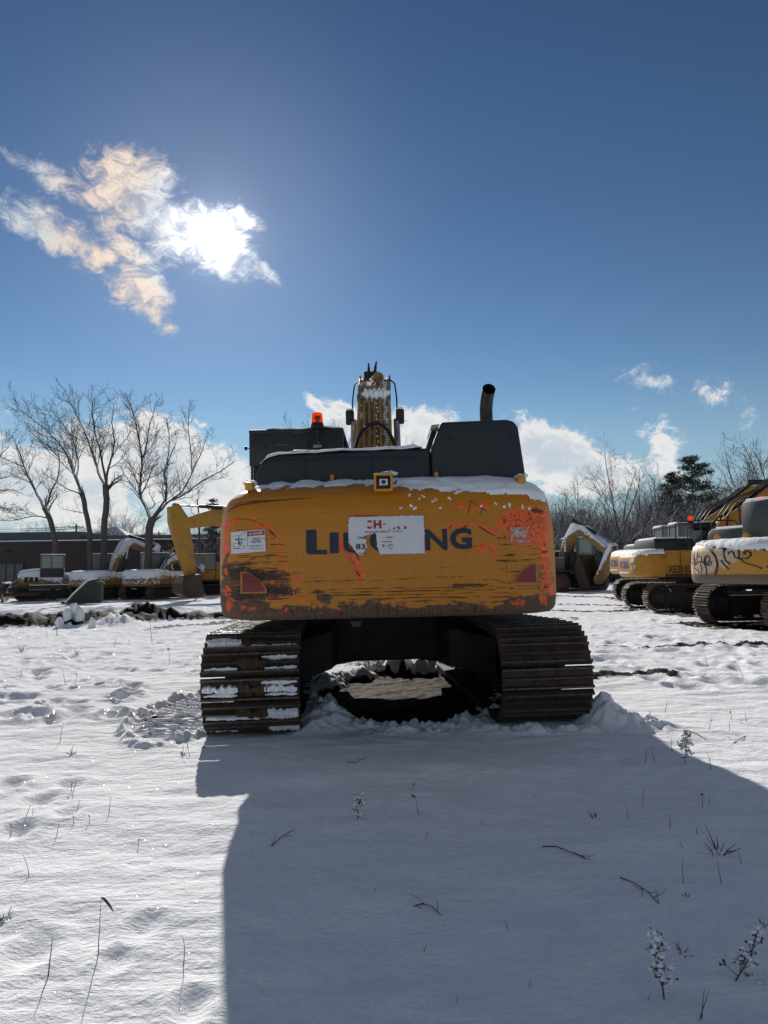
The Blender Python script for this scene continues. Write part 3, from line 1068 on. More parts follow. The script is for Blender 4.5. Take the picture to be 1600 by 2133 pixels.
def cw_marks():
    dk = Canvas(440, 980, 1170, 1310, 2.0)
    og = Canvas(440, 980, 1170, 1310, 2.0)
    md = Canvas(440, 980, 1170, 1310, 1.0)
    r = random.Random(21)
    def S(pts, w, val=1.0, soft=.8, taper=False):
        dk.stroke(pts, w * .78, val, soft, taper)
    # deep scrape on the left shoulder
    S([(468, 1062), (480, 1052), (500, 1046), (530, 1043), (565, 1040), (600, 1037), (648, 1034)], 5.5, .85, 1.2, True)
    S([(466, 1058), (500, 1040), (560, 1037), (640, 1037)], 1.6, 1, .7, True)
    S([(470, 1048), (500, 1041), (560, 1038)], 2.2, .7, .7, True)
    S([(620, 1037), (645, 1035), (655, 1032)], 1.5, .8, .6, True)
    S([(468, 1060), (476, 1054), (488, 1049)], 6, .6, 1.5, True)
    # ring mark
    S([(671 + 7 * math.cos(a / 10 * 6.28), 1032 + 6 * math.sin(a / 10 * 6.28)) for a in range(11)], 1.1, .6, .7)
    # arc left of the danger sign
    arc = [(466, 1082), (490, 1077), (520, 1078), (545, 1088), (560, 1098), (572, 1113), (583, 1138), (590, 1160), (598, 1182)]
    og.stroke(arc[3:], 5, .9, 2.0); og.stroke([(462, 1090), (470, 1086), (480, 1084), (495, 1081)], 9, .9, 4)
    og.stroke([(463, 1084), (466, 1110), (465, 1135)], 14, .75, 6); og.stroke([(527, 1084), (545, 1090), (556, 1097)], 9, .95, 3)
    og.stroke([(548, 1094), (568, 1096)], 10, .9, 5)
    S([(470, 1079), (500, 1076), (530, 1081), (553, 1092), (575, 1117)], 2.6, .8, .8, True)
    S([(560, 1100), (570, 1108), (576, 1118)], 5, .95, 1, True)
    S([(560, 1132), (575, 1131), (595, 1130)], 3.2, .9, .8, True)
    for _ in range(190):                       # scored paint, left corner
        y = 1140 + 110 * r.random() ** .8
        x = r.uniform(462, 570)
        S([(x, y), (x + r.uniform(8, 22), y + r.uniform(-1, 1)), (x + r.uniform(20, 75), y + r.uniform(-2.5, 1.5))], r.uniform(.6, 2.2), r.uniform(.4, .95), .8, True)
    for _ in range(40):
        y = r.uniform(1078, 1150); x = r.uniform(462, 560)
        S([(x, y), (x + r.uniform(10, 40), y + r.uniform(-2, 1))], r.uniform(.5, 1.3), r.uniform(.3, .7), .7, True)
    for a in ((545, 1195, 55, 10, .62), (575, 1225, 42, 10, .66), (500, 1190, 40, 16, .6), (520, 1232, 50, 10, .55)):
        dk.blob(a[0], a[1], a[2], a[3], a[4], .9, .05, .8, .14, int(a[0])); md.blob(a[0], a[1], a[2] * 1.1, a[3] * 1.6, .75, .8, 0, .6, .08, int(a[1]) % 40)
    # stripes across the middle
    for yy, x0, x1, k in ((1207, 600, 1010, 1.6), (1211, 610, 790, 1.0), (1201, 820, 990, 1.3), (1224, 620, 980, 1.6), (1230, 640, 1040, 2.4), (1237, 600, 900, 1.8), (1221, 900, 1040, 1.5), (1243, 690, 1060, 2), (1190, 600, 640, 2), (1199, 620, 700, 1.2), (1068, 640, 720, .9), (1063, 640, 1000, .6), (1180, 870, 960, .7)):
        n = 14
        S([(x0 + (x1 - x0) * i / n, yy - (x0 + (x1 - x0) * i / n - x0) * .012 + r.uniform(-1.2, 1.2)) for i in range(n + 1)], k, .85, .8, True)
    for _ in range(90):
        x = r.uniform(600, 1040); y = r.uniform(1222, 1252)
        S([(x, y), (x + r.uniform(15, 70), y + r.uniform(-1.5, 1))], r.uniform(.6, 2.0), r.uniform(.4, .9), .8, True)
    dk.blob(660, 1228, 14, 3, .9, .6, 0, .4, .2, 8); dk.blob(965, 1216, 40, 3, .9, .6, 0, .5, .2, 8)
    for _ in range(26):
        x = r.uniform(600, 1000); y = r.uniform(1090, 1220)
        S([(x, y), (x + r.uniform(4, 22), y + r.uniform(-12, 12))], r.uniform(.5, 1.0), r.uniform(.3, .7), .7, True)
    S([(628, 1135), (618, 1150), (622, 1164), (640, 1180)], 1.3, .7, .7, True); S([(642, 1215), (655, 1208), (680, 1206)], 1.1, .6, .7, True)
    # the gouge through the lettering
    g = [(697, 1122), (712, 1140), (725, 1155), (738, 1178), (748, 1198)]
    og.stroke(g, 14, .75, 3); og.stroke([(703, 1120), (708, 1135)], 10, 1, 3); og.stroke([(x + 9, y - 3) for x, y in g], 4, .95, 2)
    S(g, 2, .8, 1, True); S([(x + 5, y) for x, y in g], 1.5, .7, .8, True); S([(x - 5, y + 1) for x, y in g], 1.6, .6, .8, True)
    S([(722, 1132), (733, 1140), (742, 1155), (746, 1166)], 5, .95, 1.2, True); S([(738, 1186), (748, 1199)], 5, .8, 1, True)
    og.blob(747, 1203, 10, 4, .9, .8); og.blob(725, 1206, 40, 2.5, .5, .8)
    # right hand side
    S([(968, 1080), (972, 1062), (976, 1045), (994, 1062), (1003, 1050)], 1, .3, .7)
    S([(971, 1070), (977, 1042), (1008, 1065)], 2.2, 1, .8); S([(995, 1073), (1000, 1058), (1006, 1063)], 2.0, 1, .8)
    og.blob(957, 1052, 14, 6, .9, .6, 0, .5, .2, 2); og.blob(1004, 1052, 12, 7, .9, .6, .2, .5, .2, 3); og.stroke([(978, 1062), (1010, 1060)], 6, .7, 3); og.blob(981, 1065, 9, 4, .8, .6)
    og.stroke([(978, 1050), (984, 1080)], 5, .4, 5); og.stroke([(1008, 1066), (1016, 1082)], 4, .4, 5)
    S([(948, 1052), (958, 1048), (966, 1056)], 1.6, .9, .8, True)
    og.stroke([(926, 1098), (945, 1092), (970, 1092), (990, 1094), (1008, 1102), (1030, 1112)], 9, .95, 4)
    S([(930, 1100), (936, 1094)], 4, .8, 1); S([(955, 1104), (966, 1095)], 6, .7, 1.2); S([(986, 1094), (1003, 1104), (1012, 1112)], 5, .8, 1.2, True); S([(1003, 1104), (1026, 1118)], 3, .9, .8, True)
    og.blob(992, 1145, 9, 10, .9, .9, .5); og.stroke([(1000, 1136), (1018, 1138), (1024, 1152), (1020, 1166)], 10, .85, 5)
    S([(955, 1160), (962, 1148), (980, 1138), (1002, 1134), (1016, 1142), (1024, 1160), (1018, 1186)], 1.8, .8, .8, True); S([(958, 1188), (960, 1165), (962, 1150)], 1.2, .6, .7, True)
    og.blob(1098, 1094, 54, 36, 1.1, .5, .1, .5, .09, 5); og.blob(1090, 1120, 40, 16, .9, .5, .1, .6, .12, 25); og.blob(1128, 1070, 14, 14, .9, .6, 0, .5, .15, 6); og.blob(1052, 1085, 26, 16, .9, .5, -.3, .4, .14, 7)
    og.stroke([(1062, 1150), (1080, 1141), (1098, 1146)], 6, .5, 3); og.stroke([(1128, 1120), (1130, 1160), (1126, 1200)], 12, .65, 6); og.blob(1132, 1180, 9, 60, .7, .7, 0, .6, .08, 9)
    og.blob(1065, 1252, 20, 8, .6, .9, 0, .5, .1, 3); og.blob(1120, 1230, 20, 14, .45, .9, 0, .6, .1, 4)
    dk.blob(1118, 1064, 20, 6, .7, .7, .2, .8, .15, 16)
    for _ in range(70):
        x, y = r.uniform(1035, 1130), r.gauss(1084, 12)
        S([(x, y), (x + r.uniform(-9, 9), y + r.uniform(-3, 10))], r.uniform(1.2, 3.4), r.uniform(.5, .9), 1.0, True)
    for _ in range(90):
        x, y = r.uniform(1040, 1135), r.uniform(1066, 1130)
        S([(x, y), (x + r.uniform(-5, 5), y + r.uniform(3, 14))], r.uniform(.8, 2.2), r.uniform(.5, .95), .8, True)
    for _ in range(110):
        y = r.uniform(1132, 1235); x = r.uniform(1015, 1110)
        S([(x, y), (x + r.uniform(10, 30), y + r.uniform(-1, 1)), (x + r.uniform(20, 60), y + r.uniform(-2, 1))], r.uniform(.6, 1.7), r.uniform(.4, .95), .8, True)
    for _ in range(40):
        y = r.uniform(1135, 1240); x = r.uniform(1110, 1135)
        S([(x, y), (x + r.uniform(8, 24), y)], r.uniform(.6, 2), r.uniform(.4, .9), .8, True)
    S([(1010, 1166), (1075, 1166), (1130, 1162)], 1.4, .9, .8, True); S([(1035, 1196), (1035, 1160)], 1, .6, .7); S([(1044, 1172), (1044, 1190)], 2, .8, .7)
    S([(990, 1206), (1012, 1204), (1040, 1212), (1060, 1214)], 2, .9, .8, True); S([(945, 1204), (957, 1192), (970, 1198), (988, 1214)], 1.1, .7, .7, True)
    for _ in range(26):
        og.blob(r.uniform(460, 478), r.uniform(1085, 1262), r.uniform(3, 8), r.uniform(4, 14), r.uniform(.45, .9), .8, 0, .6, .15, r.randint(1, 30))
        og.blob(r.uniform(1118, 1145), r.uniform(1066, 1258), r.uniform(3, 9), r.uniform(4, 14), r.uniform(.45, .95), .8, 0, .6, .15, r.randint(1, 30))
        x = r.uniform(480, 640)
        og.stroke([(x, r.uniform(1170, 1245))] * 2 + [(x + r.uniform(10, 40), r.uniform(1175, 1245))], r.uniform(1.5, 4), r.uniform(.3, .7), 2.0)
    # vertical drips and runs of dirt
    for _ in range(110):
        x = r.uniform(600, 1060); y = r.uniform(1252, 1266)
        S([(x, y), (x + r.uniform(-1, 1), y + r.uniform(8, 24))], r.uniform(.8, 2.2), r.uniform(.5, .95), .8)
    # mud: lower edge and corners
    ey = 1251 + 16 * fbm(md.X * .012, md.Y * 0, 3, 5, .65) - 26 * sstep(-md.X, -585, -520) - 12 * sstep(md.X, 1000, 1060)
    md.a = np.maximum(md.a, sstep(md.Y - ey + 12 * fbm(md.X * .03, md.Y * .13, 5, 5, .6), -5, 9))
    md.blob(505, 1215, 55, 36, .8, .7, 0, .7, .05, 5); md.blob(470, 1210, 18, 60, .8, .7, 0, .6, .05, 6); md.blob(1128, 1215, 22, 50, .55, .8, 0, .7, .06, 8); md.blob(575, 1215, 30, 22, .7, .7, 0, .6, .08, 9)
    for _ in range(30):
        og.blob(r.uniform(465, 640), r.uniform(1185, 1265), r.uniform(3, 13), r.uniform(2, 6), r.uniform(.4, .85), .7, r.uniform(-.3, 1.0), .6, .2, r.randint(1, 30))
    for _ in range(16):
        og.blob(r.uniform(640, 1100), r.uniform(1225, 1265), r.uniform(4, 16), r.uniform(1.5, 4), r.uniform(.3, .7), .7, 0, .6, .2, r.randint(1, 30))
    md.blob(673, 1240, 16, 12, .8, .6, 0, .5, .1, 2)
    return dk, og, md


_dk, _og, _md = cw_marks()
ROWS, COLS = 330, 840
_V = cw.grid(ROWS, COLS)
_px = 803 + (_V[..., 0] - .06) * KPX
_py = 1286 - (_V[..., 2] - 1.05) * KPX - (_px - 803) * .018
_rear = _V[..., 1] < cw.y0 - .25
_V2 = _V.copy()
dkv, ogv, mdv = (c.sample(_px, _py) for c in (_dk, _og, _md))
_V2[..., 1] += dkv * .004 * _rear + .004 * fbm(_V[..., 0] * 2.2, _V[..., 2] * 2.2, 9, 3)        # dents and scores
cwme = np_mesh('counterweight', _V2.reshape(-1, 3), grid_faces(ROWS, COLS))
add_attr(cwme, 'marks', np.stack([dkv.ravel(), ogv.ravel(), mdv.ravel(), np.ones(dkv.size)], -1))


def worn_paint(name, base=(.50, .185, .008)):
    m, n = mat(name)
    co = n('ShaderNodeTexCoord').outputs['Object']
    at = n('ShaderNodeSeparateColor', {0: n('ShaderNodeAttribute', attribute_name='marks').outputs['Color']})
    n1 = n.noise(co, 3, 6, .6)
    n2 = n.noise(co, 26, 5, .65)
    run = n.noise(n.scale(co, (26, 4, 1.1)), 1.0, 4, .62)
    sc = n.noise(n.scale(co, (5, 5, 120)), 1.0, 5, .7)
    c = n.mix(n.mr(n1, .3, .72, 0, .3), base, tuple(x * .75 for x in base))
    c = n.mix(n.mr(run, .5, .78, 0, .22), c, (.28, .12, .02))
    c = n.mix(n.mr(sc, .62, .72, 0, .35), c, (.16, .075, .02))
    mudc = n.mix(n.mr(n2, .3, .7), (.050, .034, .026), (.135, .088, .062))
    mf = n.mr(n.m('ADD', at.outputs[2], n.m('MULTIPLY', n.m('SUBTRACT', n.noise(n.scale(co, (7, 7, 42)), 1.0, 7, .74), .5), 1.25)), .28, .84, 0, .95, True)
    c = n.mix(mf, c, mudc)
    of = n.mr(n.m('ADD', at.outputs[1], n.m('MULTIPLY', n.m('SUBTRACT', n.noise(n.scale(co, (1, 1, 1.6)), 38, 7, .78), .5), 1.7)), .38, .74, 0, .96, True)
    c = n.mix(of, c, n.mix(n.mr(n2, .3, .65), (.55, .075, .025), (.95, .14, .02)))
    df = n.mr(n.m('ADD', at.outputs[0], n.m('MULTIPLY', n.m('SUBTRACT', n.noise(n.scale(co, (30, 30, 110)), 1.0, 5, .75), .5), .8)), .30, .62, 0, .95, True)
    c = n.mix(n.m('MULTIPLY', df, .88), c, n.mix(n2, (.035, .022, .016), (.02, .017, .016)))
    r = n.m('MAXIMUM', n.mr(mf, 0, 1, .42, .85), n.mr(df, 0, 1, .3, .7))
    return finish(n, m, c, r, bump=n.m('SUBTRACT', n.m('ADD', n.m('MULTIPLY', n2, .35), n.m('MULTIPLY', mf, .5)), df), bstr=.35, bdist=.006)


M['worn'] = worn_paint('scraped_yellow_paint')
link('counterweight', cwme, M['worn'], big)

# lettering and stickers
def L(name, body, h, w, px, py, m, **k):
    x, z = q(px, py)
    return lettering(cw, name, body, h / KPX, None if w is None else w / KPX, x, z, m, big, **k)


def rect_letter(px0, py0, px1, py1, name='letter', m=None, off=.006):
    x0, z1 = q(px0, py0); x1, z0 = q(px1, py1)
    vs, fs = patch_grid(x1 - x0, z1 - z0, 4, 2)
    return decal(cw, name, vs, fs, (x0 + x1) / 2, (z0 + z1) / 2, m or M['navy'], big, off)


def poly_letter(pp, name='letter', m=None, off=.006):
    P = [q(*p) for p in pp]
    return MB().add([cw.pt(x, z, off) for x, z in P], [tuple(range(len(P)))]).build(name, m or M['navy'], big, smooth=False)


MB().add([cw.pt(*q(*p), .006) for p in ((638, 1102), (659, 1102), (659, 1143), (680, 1143), (680, 1152), (642, 1152), (638, 1148))], [(0, 1, 2, 5, 6), (2, 3, 4, 5)]).build('letter', M['navy'], big, smooth=False)
rect_letter(686, 1108, 704, 1150)                                   # I
L('letter', 'U', 42, 44, 736, 1150, M['navy'], bold=.02)
L('letter', 'G', 46, 50, 792, 1148, M['navy'], bold=.03)
L('letter', 'O', 46, 50, 850, 1147, M['navy'], bold=.03)
L('letter', 'N', 43, 45, 903, 1145, M['navy'], bold=.03)
L('letter', 'G', 44, 45, 953, 1144, M['navy'], bold=.045)


def keep_big(u, v):
    x, y = 723 + 157 * u, 1154 - 80 * v
    nz = 2.2 * float(fbm(x * .12, y * .12, 5, 3))
    if x + nz > 879 or x + nz < 724.5 or y + nz * .6 < 1075 or y + nz * .4 > 1153:
        return False
    if y > 1128 and x < 744 and (x - 722) + nz * 1.5 < (y - 1120) * .62:
        return False
    hole = [(761, 1117, 5, 4), (770, 1120, 11, 9), (777, 1116, 5, 7), (768, 1128, 9, 5), (778, 1129, 5, 8), (774, 1141, 10, 8), (781, 1145, 4, 6), (766, 1135, 6, 3), (764, 1152, 9, 14), (776, 1152, 11, 9)]
    return not any(((x - a) / c) ** 2 + ((y - b) / d) ** 2 + nz * .09 < 1 for a, b, c, d in hole)


_x, _z = q(801.5, 1114)
vs, fs = patch_grid(157 / KPX, 80 / KPX, 110, 60, keep_big)
sticker = decal(cw, 'sticker', vs, fs, _x, _z, M['white'], big, .010)
tears = lambda a, b: (lambda x, y: not (abs(y - a - b * x) < .010))
L('red_letter', 'C', 18, 11, 767, 1101, M['red'], off=.013, bold=.04, cut=lambda x, y: abs(y - .036) > .012)
L('red_letter', 'H', 17.5, 16, 784, 1100.5, M['red'], off=.013, bold=.05)
poly_letter([(796.5, 1088.5), (800, 1092), (796.5, 1094.5)], 'red_letter', M['red'], .013)
poly_letter([(805, 1102.5), (811, 1100.5), (810, 1102.3)], 'red_letter', M['red'], .013)
poly_letter([(814, 1102), (817, 1099), (819.5, 1098), (819.5, 1102)], 'red_letter', M['red'], .013)
poly_letter([(823, 1097), (827, 1095.5), (831, 1101.5), (826, 1102)], 'red_letter', M['red'], .013)
poly_letter([(838, 1096), (842, 1096), (843.5, 1099), (841, 1102), (838, 1101.5)], 'red_letter', M['red'], .013)
rect_letter(726, 1073.6, 784, 1074.6, 'border_line', M['red'], .013)
rect_letter(738, 1150, 761, 1150.8, 'border_line', M['inkblack'], .013)
L('small_lettering', 'EQUIPMENT GRO', 4.6, 76, 796.5, 1109.5, M['inkblack'], off=.013)
L('script_lettering', 'Unit', 6, 15, 751, 1121.5, M['inkblack'], off=.013, shear=.2, bold=.01)
L('script_lettering', ': Ser', 5, 22, 805, 1120, M['inkblack'], off=.013, cut=lambda x, y: y < .012 or x > 0)
L('number', '83', 11.5, 19, 748.5, 1142.5, M['inkblack'], off=.013, bold=.025)
L('number', '3-C', 9, 23, 803, 1142, M['inkblack'], off=.013, bold=.012, cut=lambda x, y: y > .017 or (x > -.02 and y < .006))
rect_letter(792, 1127, 813, 1127.7, 'border_line', M['inkblack'], .013)

# danger sign
_x, _z = q(517, 1125)
sg = MB()
vs, fs = patch_grid(75 / KPX, 45 / KPX, 20, 10)
sign = decal(cw, 'danger_sign', vs, fs, _x, _z, M['white'], big, .008, rot=.045)
vs, fs = patch_grid(36 / KPX, 9.5 / KPX, 10, 3)
_a, _b = q(534.5, 1108)
decal(cw, 'red_banner', vs, fs, _a, _b, M['red'], big, .011, rot=.05)
M['signwhite'] = M['white']
L('sign_lettering', 'DANGER', 5.2, 23, 538, 1110.5, M['white'], off=.014, rot=.05, bold=.02)
poly_letter([(519.5, 1111.5), (525, 1111), (522, 1106.5)], 'warning_triangle', M['white'], .014)
L('sign_lettering', 'CRUSH', 4.8, 17, 535, 1121.5, M['inkblack'], off=.011, rot=.04)
L('sign_lettering', 'HAZARD', 4.8, 21, 535, 1127.5, M['inkblack'], off=.011, rot=.04)
L('sign_lettering', 'Stand clear of', 3.4, 28, 535, 1135, M['inkblack'], off=.011, rot=.04)
L('sign_lettering', 'swing area.', 3.4, 22, 532, 1141, M['inkblack'], off=.011, rot=.04)


def ink(segs, name, w, off=.011, m=None):
    mb = MB()
    for seg in segs:
        for (a, b) in zip(seg[:-1], seg[1:]):
            dx, dy = b[0] - a[0], b[1] - a[1]
            l = math.hypot(dx, dy) or 1
            nx, ny = -dy / l * w / 2, dx / l * w / 2
            mb.add([cw.pt(*q(*p), off) for p in ((a[0] + nx, a[1] + ny), (b[0] + nx, b[1] + ny), (b[0] - nx, b[1] - ny), (a[0] - nx, a[1] - ny))], [(0, 1, 2, 3)])
    return mb.build(name, m or M['inkblack'], big, smooth=False)


ink([[(489.5, 1119), (497, 1121.5)], [(498, 1114.5), (497.5, 1127)], [(497.5, 1127), (502, 1133)], [(497.5, 1126), (506, 1128)]], 'falling_figure', 2.0)
ink([[(501, 1120.5), (513.5, 1120)], [(505, 1117.5), (501, 1120.5), (505, 1123)]], 'arrow', .9)
ink([[(485, 1128), (497, 1127.5), (497, 1139), (485, 1139), (485, 1128)], [(485, 1134.5), (512, 1133)], [(516.3, 1103), (517, 1136)], [(497, 1139), (512, 1137)]], 'sign_outline', .6)
ink([[(480.5, 1113), (500, 1112), (508, 1107), (514, 1106)], [(482, 1142), (550, 1139.5)], [(486, 1138.5), (496, 1138.5)], [(545, 1117), (556, 1121)]], 'sign_scratch', .8)
# worn white sticker on the right, under the orange
_a, _b = q(1088, 1114)
vs, fs = patch_grid(66 / KPX, 32 / KPX, 40, 20, lambda u, v: float(fbm(u * 6, v * 5, 12, 3)) + .35 - 1.1 * abs(u - .25) > .12)
decal(cw, 'worn_sticker', vs, fs, _a, _b, plain('scuffed_white_print', (.42, .36, .32), .6, .5, sc=24), big, .008, rot=.02)
L('small_lettering', 'SET-E1', 3.5, 24, 1040, 1123, M['inkblack'], off=.008)
# reflectors
poly_letter([(500.5, 1186), (513, 1186), (534, 1196), (545, 1206), (555.5, 1220), (556.5, 1230), (500.5, 1231)], 'reflector_edge', paint('reflector_edge_paint', (.5, .2, .03), .5, .5), .008)
poly_letter([(505, 1190), (512, 1189), (532, 1196), (543, 1209), (552, 1221), (552, 1227), (505, 1228)], 'reflector', M['darkred'], .013)
ink([[(510, 1197), (535, 1197.5), (541, 1200)], [(515, 1205), (545, 1206)]], 'reflector_crack', 1.2, .016)
poly_letter([(1060, 1213.5), (1063, 1203), (1070, 1192), (1080, 1182), (1093, 1175), (1105, 1172), (1110, 1173), (1110, 1214)], 'reflector_edge', paint('reflector_edge_worn', (.45, .2, .05), .5, .5), .008)
poly_letter([(1062.5, 1211.5), (1066, 1203), (1072, 1194), (1081, 1185), (1094, 1177.5), (1105, 1174.5), (1106, 1211)], 'reflector', M['darkred'], .013)
# rear camera housing
_x, _z = q(798, 1001)
cx, cy, cz = cw.pt(_x, 2.04, .0)
cz = 2.165
hs = MB().box((cx - .067, cy + .06, cz - .005), (.022, .24, .13)).box((cx + .067, cy + .06, cz - .005), (.022, .24, .13))
hs.box((cx, cy + .06, cz + .062), (.156, .24, .022)).box((cx, cy + .06, cz - .064), (.156, .22, .022)).box((cx, cy + .12, cz), (.13, .02, .12))
hs.build('camera_housing', M['yel'], big, bevel=.008)
MB().box((cx, cy + .02, cz), (.105, .14, .1)).build('camera_body', M['black'], big, bevel=.01)
MB().box((cx + .002, cy - .054, cz - .002), (.066, .012, .05)).build('camera_label', M['white'], big)
MB().ring((cx + .002, cy - .064, cz - .002), 'y', [(.016, -.004), (.018, .0), (.012, .004)], 12).build('camera_lens', M['black'], big)
MB().tube([(cx + .08, cy + .02, cz), (cx + .10, cy + .03, cz - .01), (cx + .11, cy + .1, cz + .03)], .006, 6).build('camera_cable', M['black'], big)
MB().lump((cx + .05, cy + .08, cz + .085), (.075, .09, .02), 4).build('snow_cap', M['snow'], big)
# lifting eyes, bolts and bracket
for px, py, w, h in ((683, 985, .036, .10), (918, 979, .036, .09)):
    x, z = q(px, py)
    MB().box((x, -2.86, z - .02), (w, .05, h + .06)).build('lifting_eye', M['yel'], big, bevel=.01)
for px, py in ((512, 1007), (1092, 998)):
    x, z = q(px, py)
    p = cw.pt(x, 2.12, -.05)
    p = (p[0], p[1], 2.18)
    MB().box((p[0], p[1], p[2] + .0), (.065, .14, .07)).build('corner_lug', M['yel'], big, bevel=.012)
    MB().lump((p[0] + (-.01 if px < 800 else .02), p[1] + .06, p[2] + .04), (.06, .09, .022), 9).build('snow_cap', M['snow'], big)
x, z = q(735, 1289)
MB().prism([(-.05, 0), (.05, 0), (.03, -.05), (-.03, -.05)], 'y', -3.30, -3.2).build('bracket', M['rust'], big, loc=(x, 0, z), bevel=.006)
for sx, px, py, col in ((-1, 451, 1258, 'orange'), (1, 1153, 1240, 'orange')):
    x, z = q(px, py)
    MB().prism([(-.06, 0.02), (.0, .09), (.05, .04), (.05, -.06), (.0, -.1)] if sx < 0 else [(-.03, -.08), (-.03, .06), (.01, .05), (.028, .0), (.02, -.05), (-.01, -.09)], 'y', -2.75, -2.69).build('side_marker', M['orange'] if sx < 0 else M['darkred'], big, loc=(x, 0, z), bevel=.006)


def lip_main(X):
    px = 803 + (X - .06) * KPX
    L_ = 2.118 + .0 * px
    left = np.interp(px, [440, 470, 520, 600, 700, 780], [2.155, 2.165, 2.158, 2.17, 2.172, 2.178])
    right = np.interp(px, [780, 830, 860, 900, 960, 1020, 1080, 1120, 1160], [2.155, 2.13, 2.11, 2.10, 2.085, 2.055, 2.035, 2.01, 2.0])
    return np.where(px < 780, left, right) - .01


shell_snow(cw, big, lip_main, .030)
rr = random.Random(4)
for px, py in ((854, 1031), (873, 1037), (901, 1044), (862, 1060), (853, 1054), (834, 1058), (914, 1058), (1045, 1058), (1060, 1052), (880, 1032), (905, 1040), (935, 1040), (1000, 1055), (1030, 1050), (1085, 1056), (1100, 1058)):
    for k in range(2):
        x, z = q(px + rr.uniform(-3, 3), py + rr.uniform(-3, 3))
        p = cw.pt(x, z, .0)
        MB().lump(p, (rr.uniform(.005, .013), .008, rr.uniform(.005, .013)), rr.randint(1, 90), 7, 5, .6).build('snow_speck', M['snow'], big)

# ---------------- engine hood and tall box behind the counterweight
def low_hood():
    mb = MB()
    ol = [(-1.13, 1.95), (-1.12, 2.25), (-1.10, 2.36), (-1.06, 2.44), (-1.0, 2.49), (-.92, 2.515), (-.15, 2.535), (.475, 2.545), (.475, 1.95)]
    return mb.prism(ol, 'y', -2.78, -.75)


low_hood().build('engine_hood', M['dark'], big, bevel=.03, seg=3)
MB().prism([(.48, 1.95), (.48, 2.54), (.50, 2.58), (.575, 2.775), (1.17, 2.785), (1.24, 2.765), (1.275, 2.71), (1.35, 2.05), (1.35, 1.95)], 'y', -2.80, -.95).build('engine_box', M['dark'], big, bevel=.025, seg=3)
for i in range(5):
    MB().box((.50 + .0, -2.4 + i * .28, 2.66), (.05, .12, .22), Matrix.Rotation(.3, 3, 'Y')).build('louvre', M['dark'], big, bevel=.01)
for x in (-.70, -.20, .22):
    MB().box((x, -1.8, 2.545), (.16, 1.9, .03)).build('hood_rib', M['dark'], big, bevel=.012)
for x, zz in ((-.66, 2.28), (-.05, 2.28)):
    MB().box((x, -2.785, zz), (.006, .012, .4)).build('panel_seam', M['black'], big)
for x in (-.95, -.35, .25):
    MB().box((x, -2.79, 2.10), (.07, .02, .035)).build('hood_latch', M['black'], big, bevel=.005)
MB().box((-.33, -2.786, 2.47), (1.35, .008, .008)).build('panel_seam', M['black'], big)
MB().box((.92, -2.806, 2.14), (.80, .008, .008)).build('panel_seam', M['black'], big)
for x in (.66, 1.20):
    MB().ring((x, -2.81, 2.62), 'y', [(.008, -.006), (.012, 0), (.012, .006)], 8).build('bolt', M['black'], big)
# exhaust stack: elliptical slash-cut pipe with its bend toward the left
ex = MB()
pp, rs = [], []
for i in range(13):
    u = i / 12
    a = max(0, u - .5) * 2.0
    pp.append((1.10 + .012 * a, -2.05 - .22 * (1 - math.cos(a * 1.2)) * 1.2, 2.70 + .40 * min(u, .5) * 2 * .85 + .20 * math.sin(a * 1.05))); rs.append(.066)
ex.tube(pp, rs, 16, cap=False)
ex.tube([(p[0], p[1], p[2]) for p in pp[5:]], .057, 16, cap=False)
ex.build('exhaust_pipe', plain('soot_black_pipe', (.010, .009, .009), .5, .5), big)
MB().ring((1.10, -2.05, 2.775), 'z', [(.09, 0), (.1, .02), (.08, .04)], 16).build('exhaust_collar', M['blackmetal'], big)


def snow_strip(name, parent, path, w, t, seed, n=60, drop=0.0):
    """drift lying along a path (list of points); w half width, t thickness"""
    P = np.array(path, float)
    d = np.concatenate([[0], np.cumsum(np.linalg.norm(np.diff(P, axis=0), axis=1))])
    u = np.linspace(0, d[-1], n)
    Q = np.stack([np.interp(u, d, P[:, k]) for k in range(3)], -1)
    m = 15
    vs = np.zeros((n, m, 3))
    for j in range(m):
        s = -math.cos(math.pi * j / (m - 1))
        ww = w * s * (1 + .25 * fbm(u * 3, u * 0 + 5, seed, 2))
        hh = t * (1 - s ** 10) ** .5 * (1 + .55 * fbm(u * 2.3, s + u * 0, seed + 3, 3)) * np.clip(np.sin(np.pi * np.clip(u / d[-1], .01, .99)) * 6, 0, 1)
        vs[:, j] = Q
        vs[:, j, 1] += ww
        vs[:, j, 2] += hh + .012 * fbm(u * 9, u * 0 + s, seed + 7, 2) * (1 - abs(s)) - .004
    me = np_mesh(name, vs.reshape(-1, 3), grid_faces(n, m))
    return link(name, me, M['snow'], parent)


snow_strip('snow_strip', big, [(-1.07, -2.40, 2.44), (-1.0, -2.40, 2.49), (-.9, -2.40, 2.52), (-.1, -2.40, 2.54), (.40, -2.40, 2.55)], .385, .040, 4, 90)
snow_strip('snow_strip', big, [(.5, -2.3, 2.78), (.8, -2.3, 2.785), (1.12, -2.3, 2.78)], .4, .014, 7, 40)
snow_strip('snow_strip', big, [(-.35, -1.5, 2.55), (-.1, -1.5, 2.57), (.2, -1.5, 2.56)], .3, .09, 9, 40)

